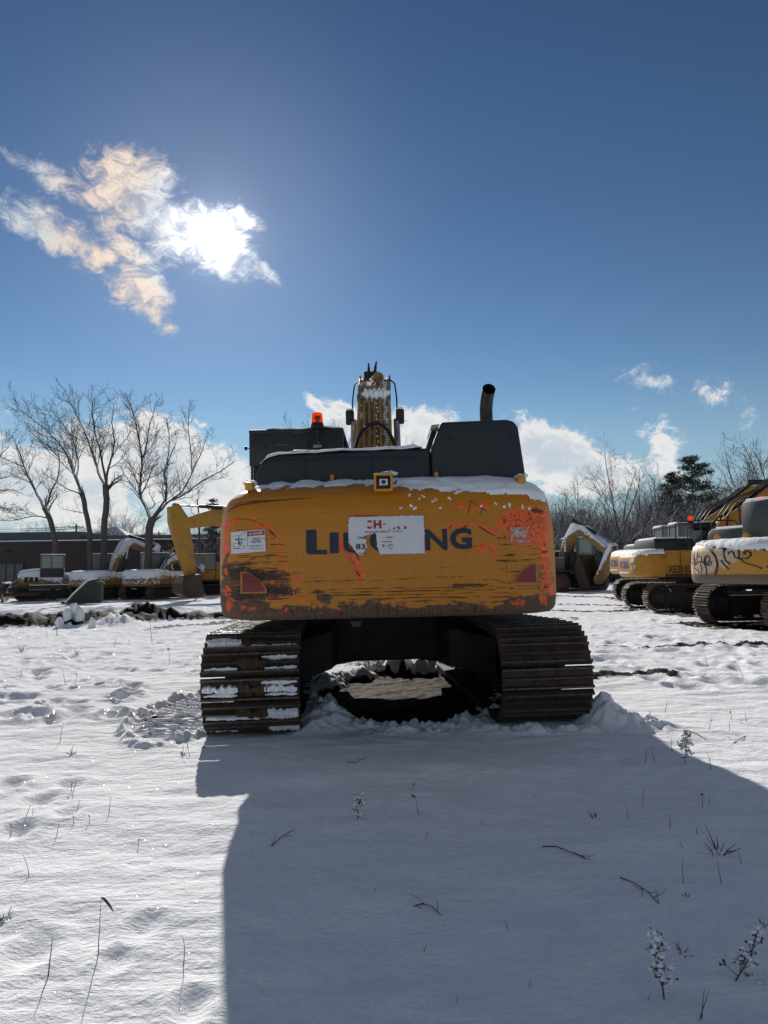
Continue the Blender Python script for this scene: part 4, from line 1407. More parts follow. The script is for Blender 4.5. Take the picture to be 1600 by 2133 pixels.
# ---------------- body of the upper structure
MB().box((0.04, -.35, 1.17), (2.90, 4.3, .16)).build('deck', M['rust'], big, bevel=.02)
MB().box((-.93, -1.72, 1.66), (1.03, 1.9, .82)).build('side_box', M['yelsnow'], big, bevel=.03)
MB().box((.97, -1.42, 1.66), (1.06, 2.5, .82)).build('side_box', M['yelsnow'], big, bevel=.03)
MB().box((.95, .60, 1.55), (.92, 1.5, .62)).build('fuel_tank', M['yelsnow'], big, bevel=.04)
MB().box((.95, 1.62, 1.45), (.92, .5, .42)).build('tool_box', M['yelsnow'], big, bevel=.03)
MB().box((0.0, -1.7, 1.55), (.9, 2.0, .8)).build('engine_bay', M['under'], big)
for x in (-.22, .22):
    MB().prism([(-.5, 1.25), (.95, 1.25), (.75, 1.9), (.35, 2.1), (-.1, 1.9)], 'x', x - .03, x + .03).build('boom_bracket', M['yel'], big, bevel=.01)

# ---------------- cab
CX0, CX1, CY0, CY1 = -1.56, -.425, -.70, 1.15
cabm = M['darksnow']
MB().box(((CX0 + CX1) / 2, CY0 + .03, 2.93), (CX1 - CX0, .06, .40)).build('cab_panel', M['dark'], big, bevel=.012)
MB().box(((CX0 + CX1) / 2, CY0 + .03, 1.75), (CX1 - CX0, .06, .9)).build('cab_panel', M['dark'], big, bevel=.012)
MB().box(((CX0 + CX1) / 2, (CY0 + CY1) / 2, 3.145), (CX1 - CX0 + .01, CY1 - CY0, .05)).build('cab_roof', M['dark'], big, bevel=.02, seg=3)
for x, y in ((CX0 + .052, CY0 + .117), (CX1 - .052, CY0 + .117), (CX0 + .05, CY1 - .05), (CX1 - .05, CY1 - .05), (CX0 + .05, .25), (CX1 - .05, .25)):
    MB().box((x, y, 2.25), (.10, .10, 1.8)).build('cab_pillar', M['dark'], big, bevel=.015)
MB().box(((CX0 + CX1) / 2, (CY0 + CY1) / 2, 1.33), (CX1 - CX0, CY1 - CY0, .1)).build('cab_floor', M['dark'], big)
MB().box((CX0 + .03, (CY0 + CY1) / 2, 1.6), (.05, CY1 - CY0, .6)).build('cab_door', M['yel'], big, bevel=.01)
MB().box((CX1 - .03, (CY0 + CY1) / 2, 1.7), (.05, CY1 - CY0, .7)).build('cab_side', M['dark'], big, bevel=.01)
MB().box(((CX0 + CX1) / 2, CY0 + .05, 2.46), (CX1 - CX0 - .2, .012, .56)).build('rear_window', glass_mat('dark_rear_glass', (.012, .016, .018), .25), big)
MB().box((CX0 + .04, .2, 2.4), (.012, 1.7, 1.1)).build('side_window', M['glass'], big)
MB().box((CX1 - .04, .2, 2.5), (.012, 1.7, 1.0)).build('side_window', M['glass'], big)
MB().box(((CX0 + CX1) / 2, CY1 - .04, 2.3), (CX1 - CX0 - .15, .012, 1.5)).build('windscreen', M['glass'], big)
MB().box((-1.0, .15, 1.85), (.5, .5, .3)).box((-1.0, -.1, 2.2), (.48, .14, .7)).build('seat', M['black'], big, bevel=.05)
for px, py, w, h in ((533, 912, .05, .045), (700, 915, .06, .05), (556, 927, .04, .04), (685, 925, .035, .03)):
    p = W(px, py, 9.15 + CY0)
    MB().box((p.x - EX0[0], CY0 - .004, p.z), (w, .012, h)).build('vent_slot', M['black'], big)
for i in range(4):
    p = W(583 + i * 6, 925, 9.15 + CY0)
    MB().ring((p.x - EX0[0], CY0 - .006, p.z), 'y', [(.007, -.006), (.009, .0), (.009, .006)], 8).build('bolt', M['steel'], big)
p = W(521, 931, 9.15 + CY0 + .2)
MB().cyl((CX0 + .05, p.y - 9.15, p.z), (p.x + .0, p.y - 9.15, p.z), .008, 8).ring((p.x, p.y - 9.15, p.z), 'x', [(.006, -.02), (.024, -.012), (.024, .012), (.006, .02)], 12).build('mirror_knob', M['black'], big)
snow_strip('snow_strip', big, [(CX0 + .2, -.1, 3.165), (-1.1, -.1, 3.17), (-.7, -.1, 3.17), (CX1 + .0, -.1, 3.165)], .6, .035, 14, 50)
# beacon on its bracket
bp = W(667, 893, 9.15 + CY0 - .14)
bx, by = bp.x - EX0[0], CY0 - .14
z0 = bp.z
MB().ring((bx, by, z0), 'z', [(.062, -.005), (.078, 0.0), (.076, .055), (.066, .075), (.06, .08)], 20).build('beacon_base', M['black'], big)
MB().ring((bx, by, z0 + .065), 'z', [(.068, .0), (.069, .01), (.060, .118), (.052, .13), (.02, .133)], 20).build('beacon_lens', M['lens'], big)
MB().ring((bx, by, z0 + .07), 'z', [(.05, .0), (.045, .02), (.02, .025), (.02, .05), (.036, .055), (.038, .09), (.02, .1)], 12).build('beacon_lamp', M['rust'], big)
MB().tube([(bx, by, z0), (bx - .005, by, z0 - .06), (bx - .003, by, z0 - .19)], [.03, .018, .012], 8).build('beacon_stalk', M['black'], big)
MB().box((bx, by + .04, z0 - .20), (.10, .10, .045)).box((bx, by + .02, z0 - .165), (.035, .05, .05)).build('beacon_bracket', M['steel'], big, bevel=.008)
MB().tube([(bx - .12, by + .1, z0 - .11), (bx - .115, by + .08, z0 - .15), (bx - .10, by + .1, z0 - .19)], .007, 6).build('beacon_cable', M['black'], big)

# ---------------- boom, pipes and cylinders
BP = [(.32, 1.78), (.95, 2.50), (1.75, 3.40), (2.55, 4.06), (3.15, 4.32), (3.9, 4.40), (5.3, 4.15), (6.5, 3.85)]
BX = -.06
BH = [.17, .30, .36, .40, .42, .40, .28, .16]
MB().prism(ribbon(BP, BH), 'x', BX - .255, BX + .255).build('boom', M['brownyel'], big, bevel=.015)
MB().cyl((-.3, .32, 1.78), (.3, .32, 1.78), .085, 14).build('boom_pin', M['steel'], big)


def boom_top(s, x, lift=.04):
    """place above the rear/top plate of the boom, s along the centre line in metres"""
    P = np.array(BP); d = np.concatenate([[0], np.cumsum(np.hypot(*np.diff(P, axis=0).T))])
    y, z = np.interp(s, d, P[:, 0]), np.interp(s, d, P[:, 1])
    y2, z2 = np.interp(s + .05, d, P[:, 0]), np.interp(s + .05, d, P[:, 1])
    t = Vector((0, y2 - y, z2 - z)).normalized()
    h = np.interp(s, d, BH)
    nrm = Vector((0, -t.z, t.y))
    return Vector((BX + x * 1.12, y, z)) + nrm * (h + lift)


def run(x0, s0, s1, bends=(), lift=.05, n=16):
    pts = []
    for i in range(n + 1):
        s = s0 + (s1 - s0) * i / n
        x = x0
        for (sa, sb, dx) in bends:
            x += dx * min(1, max(0, (s - sa) / (sb - sa)))
        pts.append(boom_top(s, x, lift))
    return pts


lower = [(-.225, .020), (-.145, .017), (-.075, .017), (-.005, .015), (.075, .019), (.20, .020)]
for x, r in lower:
    MB().tube(run(x, .55, 2.85, (), .05), r, 8).build('hydraulic_pipe', M['pipe'], big)
    p = boom_top(2.9, x, .05)
    MB().cyl(boom_top(2.80, x, .05), boom_top(2.96, x, .05), r * 1.75, 10).build('pipe_coupling', M['steel'], big)
upper = [(-.225, 2.95, 4.30, (), .022), (-.13, 2.95, 4.0, ((3.3, 3.6, -.05),), .016), (-.055, 2.95, 4.1, ((3.3, 3.5, .035),), .018), (.015, 2.95, 4.1, ((3.3, 3.75, -.075),), .018),
         (.09, 2.95, 4.1, ((3.45, 3.8, -.11),), .02), (.20, 2.95, 4.30, (), .020)]
for x, a, b, be, r in upper:
    MB().tube(run(x, a, b, be, .055), r, 8).build('hydraulic_pipe', M['pipe'], big)
MB().tube([boom_top(1.25 + .75 * math.sin(math.pi * i / 14), -.27 * math.cos(math.pi * i / 14), .11 + .05 * math.sin(math.pi * i / 14)) for i in range(15)], .026, 10).build('hose', M['black'], big)
for x in (-.27, .27):
    MB().cyl(boom_top(.75, x * 1.0, .09), boom_top(1.25, x, .11), .034, 10).build('hose_sleeve', M['steel'], big)
for sx in (-1, 1):
    pts = [boom_top(2.5, sx * .31, .0), boom_top(2.9, sx * .315, .02), boom_top(3.35, sx * .30, .05), boom_top(3.6, sx * .25, .06), boom_top(3.7, sx * .15, .05)]
    MB().tube(pts, .013, 7).build('hose', M['black'], big)
    # lift cylinder beside the boom, and the lamp / pin boss at its head
    a, b = Vector((BX + sx * .345, 1.2, 1.35)), Vector((BX + sx * .345, 2.15, 3.85))
    mid = a.lerp(b, .55)
    MB().cyl(a, mid, .085, 14).build('cylinder_barrel', M['brownyel'], big)
    MB().cyl(mid, b, .052, 14).build('cylinder_rod', M['chrome'], big)
    bx_ = boom_top(2.5, sx * .35, -.06)
    mb = MB().box(bx_, (.13, .13, .17)).box(bx_ + Vector((sx * .02, -.03, -.11)), (.09, .09, .08))
    mb.build('work_lamp', plain('dark_brown_lamp_housing', (.03, .02, .016), .6, .3), big, bevel=.025)
    MB().box(bx_ + Vector((0, 0, .095)), (.11, .12, .03)).build('snow_cap', M['snow'], big, bevel=.014)
    e = boom_top(4.1, sx * .235, .03)
    MB().box(e, (.035, .05, .36), Matrix.Rotation(-.6, 3, 'X')).build('stop_plate', M['brownyel'], big, bevel=.006)
# head of the arm cylinder with its two upstanding pins
for x, dz, tilt in ((-.095, .02, .0), (.0, .05, .12)):
    c = boom_top(4.18, x, .22)
    MB().tube([c + Vector((0, 0, -.1)), c + Vector((tilt * .12, .02, .06 + dz)), c + Vector((tilt * .30, .03, .17 + dz))], [.026, .024, .012], 8).build('hose_end', M['black'], big)
c = boom_top(4.25, -.06, .16)
MB().box(c + Vector((-.06, .06, .02)), (.14, .2, .17)).box(c + Vector((.06, .05, .08)), (.10, .16, .07)).build('valve_block', M['blackmetal'], big, bevel=.02)
MB().ring(c + Vector((.11, .05, -.02)), 'y', [(.03, -.05), (.075, -.04), (.075, .04), (.03, .05)], 14).build('pin_boss', M['steel'], big)
ac = [(Vector((0, 3.05, 4.8))), Vector((0, 4.7, 4.82)), Vector((0, 6.6, 4.35))]
MB().cyl(ac[0], ac[1], .10, 14).build('cylinder_barrel', M['brownyel'], big)
MB().cyl(ac[1], ac[2], .055, 12).build('cylinder_rod', M['chrome'], big)
MB().prism(ribbon([(6.7, 4.45), (6.5, 3.85), (6.15, 2.6), (5.9, 1.3)], [.12, .32, .26, .14]), 'x', -.18, .18).build('arm', M['brownyel'], big, bevel=.015)
bk = MB()
bo = [(5.9, 1.35), (6.35, 1.2), (6.75, .75), (6.65, .3), (6.2, .05), (5.6, .06), (5.35, .25)]
bk.prism(bo, 'x', -.75, -.72).prism(bo, 'x', .72, .75)
for a, b in zip(bo[1:-1], bo[2:]):
    bk.add([(-.72, a[0], a[1]), (.72, a[0], a[1]), (.72, b[0], b[1]), (-.72, b[0], b[1])], [(0, 1, 2, 3)])
bk.build('bucket', M['rust'], big)
# lying snow on the boom: coupling shelf and foot
sn = MB()
for i in range(16):
    x = -.15 + .022 * i
    sn.lump(boom_top(2.93 + .05 * math.sin(i * 2.1), x, .085), (.045, .05, .05 + .02 * (i % 3)), i + 3, 8, 5, .5)
sn.build('snow_clump', M['snow'], big, angle=70)
sn = MB()
for i in range(22):
    u = i / 21
    sn.lump(boom_top(.82 + .25 * abs(math.sin(i * 1.7)), -.14 + .30 * u, .06), (.06, .06, .055), i + 30, 8, 5, .5)
for i in range(16):
    sn.lump(boom_top(.9 + i * .12, .03 + .012 * math.sin(i * 2), .02), (.022, .08, .022), i + 60, 7, 4, .5)
for i in range(34):
    sn.lump(boom_top(1.0 + i * .058, .145 + .02 * math.sin(i), .0), (.045, .08, .015), i + 80, 7, 4, .5)
sn.build('snow_clump', M['snow'], big, angle=70)
sn = MB()
for i in range(26):
    sn.lump(boom_top(3.05 + i * .045, .14 + .03 * math.sin(i * 1.3), .0), (.055, .07, .02), i + 130, 7, 4, .5)
sn.build('snow_clump', M['snow'], big, angle=70)

# ---------------- undercarriage (turned a little to the left)
URZ = rad(4.2)
UM = Matrix.Rotation(URZ, 3, 'Z')
UO = (-.03, -.16, 0)
slabs_l = [snow_slab(k, -.40, -.08 - .03 * (k % 3), .022 + .004 * (k % 4)) for k in range(6)]
slabs_r = [snow_slab(k + 20, .10 + .03 * (k % 3), .41, .022 + .004 * (k % 4)) for k in range(6)]
slabs_c = [snow_slab(k + 40, -.38, .40, .016 + .004 * (k % 3)) for k in range(4)]
for s in slabs_l + slabs_r + slabs_c:
    s.materials.append(M['snow'])
slabs_b = [snow_slab(k + 60, *((-.41, -.10) if k % 2 else (.12, .41)), .055 + .006 * (k % 3)) for k in range(8)]
for s in slabs_b:
    s.materials.append(M['snow'])
    for v in s.vertices:
        v.co.z += .022
mud_slabs = [snow_slab(k + 90, -.13 - .02 * (k % 3), .14 + .02 * (k % 2), .075) for k in range(4)]
M['mudcake'] = plain('dried_mud', (.075, .045, .026), .9, .5, 0, 14, bstr=.5)
for s in mud_slabs:
    s.name = 'mud_cake'
    s.materials.append(M['mudcake'])
    for v in s.vertices:
        v.co.z += .016
slabs_up = []
for s in slabs_l[:4] + slabs_r[:4]:
    c = s.copy(); slabs_up.append(c)
    for v in c.vertices:
        v.co.y += .052
for s in slabs_l + slabs_r + slabs_c:
    for v in s.vertices:
        v.co.y -= .050


def snow_near(y, z, a, rr):
    if math.pi - .01 <= a < 2 * math.pi:
        return []
    out = []
    if y < -1.75:
        if rr.random() < .95: out.append(rr.choice(slabs_l))
        if rr.random() < .92: out.append(rr.choice(slabs_r))
        if rr.random() < .75: out.append(rr.choice(slabs_up))
        if rr.random() < .35: out.append(rr.choice(slabs_c))
        if rr.random() < .8: out.append(rr.choice(mud_slabs))
        for k in (0, 1):
            if rr.random() < .55: out.append(slabs_b[k + 2 * rr.randint(0, 3)])
    else:
        if rr.random() < .7: out.append(rr.choice(slabs_c))
        if rr.random() < .5: out.append(rr.choice(slabs_up))
    return out


def snow_far(y, z, a, rr):
    if math.pi - .01 <= a < 2 * math.pi or (a > .9):
        return []
    out = []
    if y > -2.25 and rr.random() < .55: out.append(rr.choice(slabs_c))
    if rr.random() < .45: out.append(rr.choice(slabs_r + slabs_up))
    return out


add_track(big, -1.33, 2.60, .445, .86, .205, M['shoe'], M['under'], URZ, UO[0], UO[1], True, snow_near)
add_track(big, 1.33, 2.60, .445, .84, .2051, M['shoe'], M['under'], URZ, UO[0], UO[1], True, snow_far)
MB().prism([(-1.15, .24), (-.62, .40), (-.34, .44), (.34, .44), (.62, .40), (1.15, .24), (1.15, .72), (.85, .86), (.4, .93), (-.4, .93), (-.85, .86), (-1.15, .72)], 'y', -.95, .95).build('cross_frame', M['under'], big, bevel=.03, loc=UO, rot=(0, 0, URZ))
for sy in (-1, 1):
    for sx in (-1, 1):
        MB().prism([(sx * .55, .42), (sx * 1.16, .22), (sx * 1.16, .74), (sx * .55, .9)], 'y', sy * .95, sy * 1.55, taper=.8).build('frame_leg', M['under'], big, bevel=.02, loc=UO, rot=(0, 0, URZ))
MB().ring((0, 0, .92), 'z', [(.62, 0), (.62, .05), (.58, .06), (.58, .1), (.64, .11), (.64, .19)], 30).build('swing_bearing', M['under'], big)
MB().ring((0.0, 0, .98), 'z', [(.1, -.3), (.12, 0.0)], 12).build('swivel_joint', M['under'], big)

# ================================================================== OTHER MACHINES IN THE YARD
def heading(deg):
    """rotation for a machine whose local +Y points deg clockwise from straight ahead"""
    return -rad(deg)


def cab_parts(root, x0, x1, y0, y1, z0, z1, body, frame, uz=0.0, seat=True):
    R = (0, 0, uz)
    w, d = x1 - x0, y1 - y0
    cx_, cy_ = (x0 + x1) / 2, (y0 + y1) / 2
    zm = z0 + (z1 - z0) * .38
    MB().box((cx_, cy_, z1 - .04), (w + .06, d + .06, .09)).build('cab_roof', frame, root, bevel=.03, rot=R)
    MB().box((cx_, cy_, (z0 + zm) / 2), (w, d, zm - z0)).build('cab_body', body, root, bevel=.03, rot=R)
    for x in (x0 + .04, x1 - .04):
        for y in (y0 + .04, cy_ + .05, y1 - .04):
            MB().box((x, y, (zm + z1) / 2), (.08, .08, z1 - zm - .08)).build('cab_pillar', frame, root, rot=R)
    MB().box((cx_, y0 + .03, (zm + z1) / 2 - .02), (w - .16, .015, z1 - zm - .14)).build('rear_window', M['glass'], root, rot=R)
    MB().box((cx_, y1 - .03, (zm + z1) / 2 - .02), (w - .16, .015, z1 - zm - .14)).build('windscreen', M['glass'], root, rot=R)
    for x in (x0 + .03, x1 - .03):
        MB().box((x, cy_, (zm + z1) / 2 - .02), (.015, d - .16, z1 - zm - .14)).build('side_window', M['glass'], root, rot=R)
    MB().box((cx_, cy_, z1 + .03), (w - .02, d - .02, .05)).build('snow_cover', M['snow'], root, bevel=.024, seg=3, rot=R)


def boom_set(root, BP, BH, bw, AP, AH, aw, bucket, bkw, body, uz=0.0, bmat=None, x=0.0, dark=None):
    R = (0, 0, uz)
    dark = dark or M['blackmetal']
    MB().prism(ribbon(BP, BH), 'x', x - bw / 2, x + bw / 2).build('boom', body, root, bevel=.02, rot=R)
    MB().prism(ribbon(AP, AH), 'x', x - aw / 2, x + aw / 2).build('arm', body, root, bevel=.02, rot=R)
    b = [Vector((x, p[0], p[1])) for p in BP]
    a = [Vector((x, p[0], p[1])) for p in AP]
    k = len(b) // 2
    up = Vector((0, -.2, BH[k] + .16))
    s0, s1 = b[k] + up, a[0] + Vector((0, 0, .02))
    m = s0.lerp(s1, .58)
    MB().cyl(s0, m, .10, 10).build('cylinder_barrel', dark, root, rot=R)
    MB().cyl(m, s1, .055, 8).build('cylinder_rod', M['chrome'], root, rot=R)
    for sx in (-1, 1):
        p0 = Vector((x + sx * (bw / 2 + .12), b[0].y + .75, b[0].z - .35)); p1 = b[max(1, k - 1)] + Vector((sx * (bw / 2 + .10), .1, -.1))
        mm = p0.lerp(p1, .6)
        MB().cyl(p0, mm, .10, 10).build('cylinder_barrel', dark, root, rot=R)
        MB().cyl(mm, p1, .055, 8).build('cylinder_rod', M['chrome'], root, rot=R)
        hp = [b[i] + Vector((sx * bw * .3, -.1, BH[i] + .05)) for i in range(len(b) - 1)]
        MB().tube(hp, .03, 6).build('hydraulic_hose', M['black'], root, rot=R)
    # bucket cylinder along the arm
    d0, d1 = a[0].lerp(a[-1], .15), a[-1]
    off = Vector((0, .32, .15))
    MB().cyl(d0 + off, d0.lerp(d1, .6) + off, .085, 10).build('cylinder_barrel', dark, root, rot=R)
    MB().cyl(d0.lerp(d1, .6) + off, d1 + off * .7, .05, 8).build('cylinder_rod', M['chrome'], root, rot=R)
    if bucket:
        mb = MB()
        mb.prism(bucket, 'x', x - bkw / 2, x - bkw / 2 + .04).prism(bucket, 'x', x + bkw / 2 - .04, x + bkw / 2)
        for p, q_ in zip(bucket[:-1], bucket[1:]):
            t = Vector((0, q_[0] - p[0], q_[1] - p[1])).normalized()
            n_ = Vector((0, -t.z, t.y)) * .02
            P0, P1 = Vector((0, p[0], p[1])), Vector((0, q_[0], q_[1]))
            vs = []
            for P in (P0, P1):
                for sx in (-1, 1):
                    for sg in (-1, 1):
                        vs.append(P + Vector((x + sx * (bkw / 2 - .04), 0, 0)) + n_ * sg)
            mb.add(vs, [(0, 4, 6, 2), (1, 3, 7, 5), (0, 1, 5, 4), (2, 6, 7, 3), (0, 2, 3, 1), (4, 5, 7, 6)])
        bko = mb.build('bucket', bmat or M['rust'], root, smooth=False, rot=R)
        e = bucket[-1]
        for i in range(5):
            xx = x - bkw / 2 + .1 + (bkw - .2) * i / 4
            MB().prism([(-.05, -.05), (.05, -.05), (.03, .16), (-.03, .16)], 'x', -.03, .03, .8).build('tooth', M['steel'], bko, loc=(xx, e[0], e[1]), rot=(rad(25), 0, 0))
        return bko


def digger(root, uz, half, gauge, tr, shoe, tail, hw, z0, z1, body, hood, cabm, cwm=None, singles=False, pitch=.19, cab=True, hoodbox=None, marks=None, snow=True, deckm=None, lip=None):
    R = (0, 0, uz)
    for sx in (-1, 1):
        add_track(root, sx * gauge, half, tr, shoe + .0003 * sx, pitch, M['shoefar'], M['under'], singles=singles, gear=True)
    MB().prism([(-gauge, .3), (-.5, .42), (.5, .42), (gauge, .3), (gauge, .7), (.5, .9), (-.5, .9), (-gauge, .7)], 'y', -.7, .7).build('cross_frame', M['under'], root, bevel=.02)
    MB().ring((0, 0, .85), 'z', [(.6, 0), (.6, z0 - .86), (.5, z0 - .84)], 20).build('swing_bearing', M['under'], root)
    MB().box((0, -.2, z0 + .06), (hw * 1.92, tail + .9, .14)).build('deck', deckm or M['rust'], root, bevel=.02, rot=R)
    b = min(1.0, tail * .4)
    prof = [(.30, z0), (.10, z0), (.03, z0 + .03), (0, z0 + .14), (0, z0 + .5), (.02, z0 + (z1 - z0) * .75), (.07, z1 - .12), (.16, z1 - .04), (.32, z1), (b * .8, z1 + .01)]
    sh = Shell(hw, b, 3.6, -(tail - b), 0.0, prof, .6)
    V = sh.grid(70, 180)
    me = np_mesh('counterweight', V.reshape(-1, 3), grid_faces(70, 180))
    if marks is not None:
        add_attr(me, 'marks', marks(V[..., 0], V[..., 1], V[..., 2]))
    link('counterweight', me, cwm or body, root, rot=R)
    yb = -(tail - b)
    y1 = 1.3
    zt = z1 - .02
    # engine bay: left and right flank panels
    MB().box((0, (yb - .4) / 2, (z0 + zt) / 2 + .06), (hw * 1.95, abs(yb) - .4, zt - z0 - .1)).build('side_panel', body, root, bevel=.03, rot=R)
    MB().box((hw * .66, .45, (z0 + zt) / 2 + .03), (hw * .62, 1.6, zt - z0 - .16)).build('fuel_tank', body, root, bevel=.04, rot=R)
    MB().box((hw * .985, yb * .5 - .2, (z0 + zt) / 2 + .06), (.012, .014, zt - z0 - .12)).build('panel_seam', M['black'], root, rot=R)
    hz = hoodbox or .34
    MB().prism([(-hw * .86, zt), (-hw * .84, zt + hz * .7), (-hw * .74, zt + hz), (hw * .74, zt + hz), (hw * .84, zt + hz * .7), (hw * .86, zt)], 'y', yb - .25, -.35).build('engine_hood', hood, root, bevel=.03, rot=R)
    for i in range(2):
        for k in range(4):
            MB().box((hw * .86, yb * .45 + i * .5 - .3 + k * .09, zt + hz * .45), (.02, .05, .12)).build('vent_slot', M['black'], root, rot=R)
    for sy in (-.6,):
        MB().tube([(hw * .9, sy, zt + .1), (hw * .9, sy, zt + .75), (hw * .9, sy + .7, zt + .75), (hw * .9, sy + .7, zt + .05)], .02, 6).build('handrail', M['black'], root, rot=R)
    if cab:
        cab_parts(root, -hw * .98, -hw * .98 + 1.0, -.35, 1.35, z0 + .12, 3.0, body, cabm, uz)
    if snow:
        o = shell_snow(sh, root, lip or (lambda X: z1 - .14 + 0 * X), .05, 60, 160, int(tail * 10) % 7 + 2)
        o.rotation_euler = R
        MB().box((0, (yb - .6) / 2, zt + hz + .02), (hw * 1.45, abs(yb) - .3, .05)).build('snow_cover', M['snow'], root, bevel=.024, seg=3, rot=R)
    return sh


M['shoefar'] = plain('muddy_track_shoes', (.10, .065, .042), .7, .5, 0, 4, snow=.12, snz=.5)
M['yelA'] = paint('shade_dulled_yellow_snowy', (.27, .155, .05), .55, .45, .72, low=None, snz=-.24)  # shade on the parked machines put into a duller base, snow dust over it
M['yelB'] = paint('ochre_machine_paint', (.46, .22, .022), .45, .35, .3, snz=.6)
M['yelC'] = paint('deep_yellow_boom_paint', (.42, .205, .022), .42, .3, .35, snz=.5)
M['greycab'] = paint('grey_cab_frame', (.12, .13, .14), .5, .3, .5, snz=.6)
M['hoodgrey'] = paint('slate_grey_hood', (.045, .058, .060), .5, .25, .6, snz=.6)
M['hooddark'] = paint('charcoal_hood', (.022, .024, .027), .5, .25, .6, snz=.6)

# ---- graffiti machine at the right edge


def graffiti(X, Y, Z):
    cv = Canvas(0, 0, 170, 140, 3.0)     # close-up coordinates /9.41 of the photograph's crop
    wt_ = Canvas(0, 0, 170, 140, 3.0)
    k = 1 / 9.41
    S = lambda pts, w, v=1.0, c=cv: c.stroke([(a * k, b * k) for a, b in pts], w * k * 1.35, v, .6)
    Wb = lambda x, y, rx, ry, v=.85: wt_.blob(x * k, y * k, rx * k, ry * k, v, .25, 0, .15, .3, 3)
    for b in ((300, 430, 130, 130), (520, 560, 160, 200), (220, 560, 90, 110), (600, 700, 120, 200), (760, 420, 100, 110), (850, 620, 90, 180), (960, 470, 110, 120), (480, 800, 130, 140), (240, 800, 70, 140), (990, 600, 60, 90), (680, 450, 60, 80), (700, 600, 60, 200)):
        Wb(*b)
    arc = lambda x, y, r, a0, a1, ry=None, n=14: [(x + r * math.cos(rad(a0 + (a1 - a0) * i / n)), y - (ry or r) * math.sin(rad(a0 + (a1 - a0) * i / n))) for i in range(n + 1)]
    S([(500, 330), (600, 380), (680, 470), (730, 570), (755, 690), (745, 820), (715, 925)], 26)
    S(arc(760, 430, 90, 180, 0, 80), 30)
    S([(850, 430), (855, 540), (880, 640), (940, 715)], 22); S([(815, 640), (850, 710), (920, 810)], 22)
    S(arc(950, 450, 95, 170, 45, 60), 26); S([(1030, 390), (1065, 470), (1075, 600), (1150, 690), (1300, 770), (1340, 810)], 18)
    S(arc(960, 510, 38, 190, 0, 45), 20); S([(998, 510), (1010, 570), (1080, 620), (1180, 610), (1225, 550), (1215, 490), (1170, 465), (1135, 490), (1145, 525), (1165, 520)], 20)
    for x0 in (300, 375):
        S(arc(x0, 410, 38, 180, 0, 55), 18)
    S([(262, 420), (285, 520), (335, 620)], 18); S([(337, 410), (335, 520), (345, 600)], 18); S([(413, 410), (415, 520), (400, 620)], 18); S([(215, 420), (235, 540), (255, 600)], 14)
    S(arc(210, 620, 50, 180, 0, 50), 18); S(arc(210, 680, 40, 180, 0, 40), 16); S([(250, 650), (280, 700), (330, 690)], 16); S(arc(185, 500, 40, 180, 20, 50), 12)
    S(arc(450, 610, 50, 200, -60, 65), 16); S(arc(470, 720, 85, 180, 0, 60), 22); S([(555, 720), (580, 820), (570, 920)], 20); S([(470, 690), (500, 820), (480, 900)], 14); S([(340, 720), (350, 800), (420, 830), (440, 890)], 16)
    S(arc(590, 620, 48, 0, 360, 85, 20), 16); S(arc(595, 620, 28, 90, 330, 50), 14); S(arc(620, 660, 45, 0, -180, 75), 16)
    cv.blob(355 * k, 650 * k, 28 * k, 70 * k, .9)
    S([(1520, 590), (1600, 490)], 40); S([(1420, 670), (1440, 620)], 24); S([(1360, 400), (1370, 470)], 20); cv.blob(1450 * k, 850 * k, 35 * k, 40 * k, .95); S([(1455, 880), (1465, 980)], 22)
    S(arc(1440, 790, 60, 180, 20, 50), 14)
    # arc length across the counterweight maps to the close-up's width
    px = (X / 1.45 * .5 + .5) * 150 + 12
    py = 118 - (Z - 1.10) / 1.05 * 95
    d, w = cv.sample(px, py), wt_.sample(px, py)
    mudv = sstep(-(Z - 1.10), -.26, -.20) * .9
    return np.stack([d, w, mudv, np.ones_like(d)], -1).reshape(-1, 4)


def graffiti_paint():
    m, n = mat('tagged_yellow_paint')
    co = n('ShaderNodeTexCoord').outputs['Object']
    at = n('ShaderNodeSeparateColor', {0: n('ShaderNodeAttribute', attribute_name='marks').outputs['Color']})
    n2 = n.noise(co, 12, 5, .65)
    c = n.mix(n.mr(n2, .3, .7), (.52, .26, .022), (.42, .2, .03))
    c = n.mix(n.m('MULTIPLY', at.outputs[1], n.mr(n2, .3, .62, .95, .55)), c, (.62, .55, .46))
    c = n.mix(n.mr(n.m('ADD', at.outputs[2], n.m('MULTIPLY', n.m('SUBTRACT', n2, .5), .5)), .4, .6, 0, 1), c, (.12, .085, .06))
    c = n.mix(n.mr(at.outputs[0], .3, .6, 0, 1), c, (.012, .012, .014))
    return finish(n, m, c, .5, bump=n2, bstr=.1)


g1 = thing('excavator', 'yellow excavator with white and black graffiti sprayed on its counterweight at the right edge', 'excavator', (10.2, 16.7, gz(10.2, 16.7)), heading(80), 'excavators parked in the yard')
g1.scale = (.94, .94, .94)
sh1 = digger(g1, rad(8), 2.5, 1.30, .53, .62, 3.05, 1.45, 1.10, 2.12, M['yelB'], M['hoodgrey'], M['greycab'], cwm=graffiti_paint(), singles=True, pitch=.2, marks=graffiti, hoodbox=.36, cab=True,
             lip=lambda X: np.interp(X, [-1.4, -.8, -.5, 0, .5, 1.4], [2.03, 2.05, 1.98, 1.93, 1.86, 1.86]))
U1 = (0, 0, rad(8))
MB().prism([(.1, 2.1), (.12, 2.95), (.2, 3.05), (1.15, 3.05), (1.25, 2.95), (1.3, 2.1)], 'y', -2.5, -1.4).build('engine_box', M['hoodgrey'], g1, bevel=.04, rot=U1)
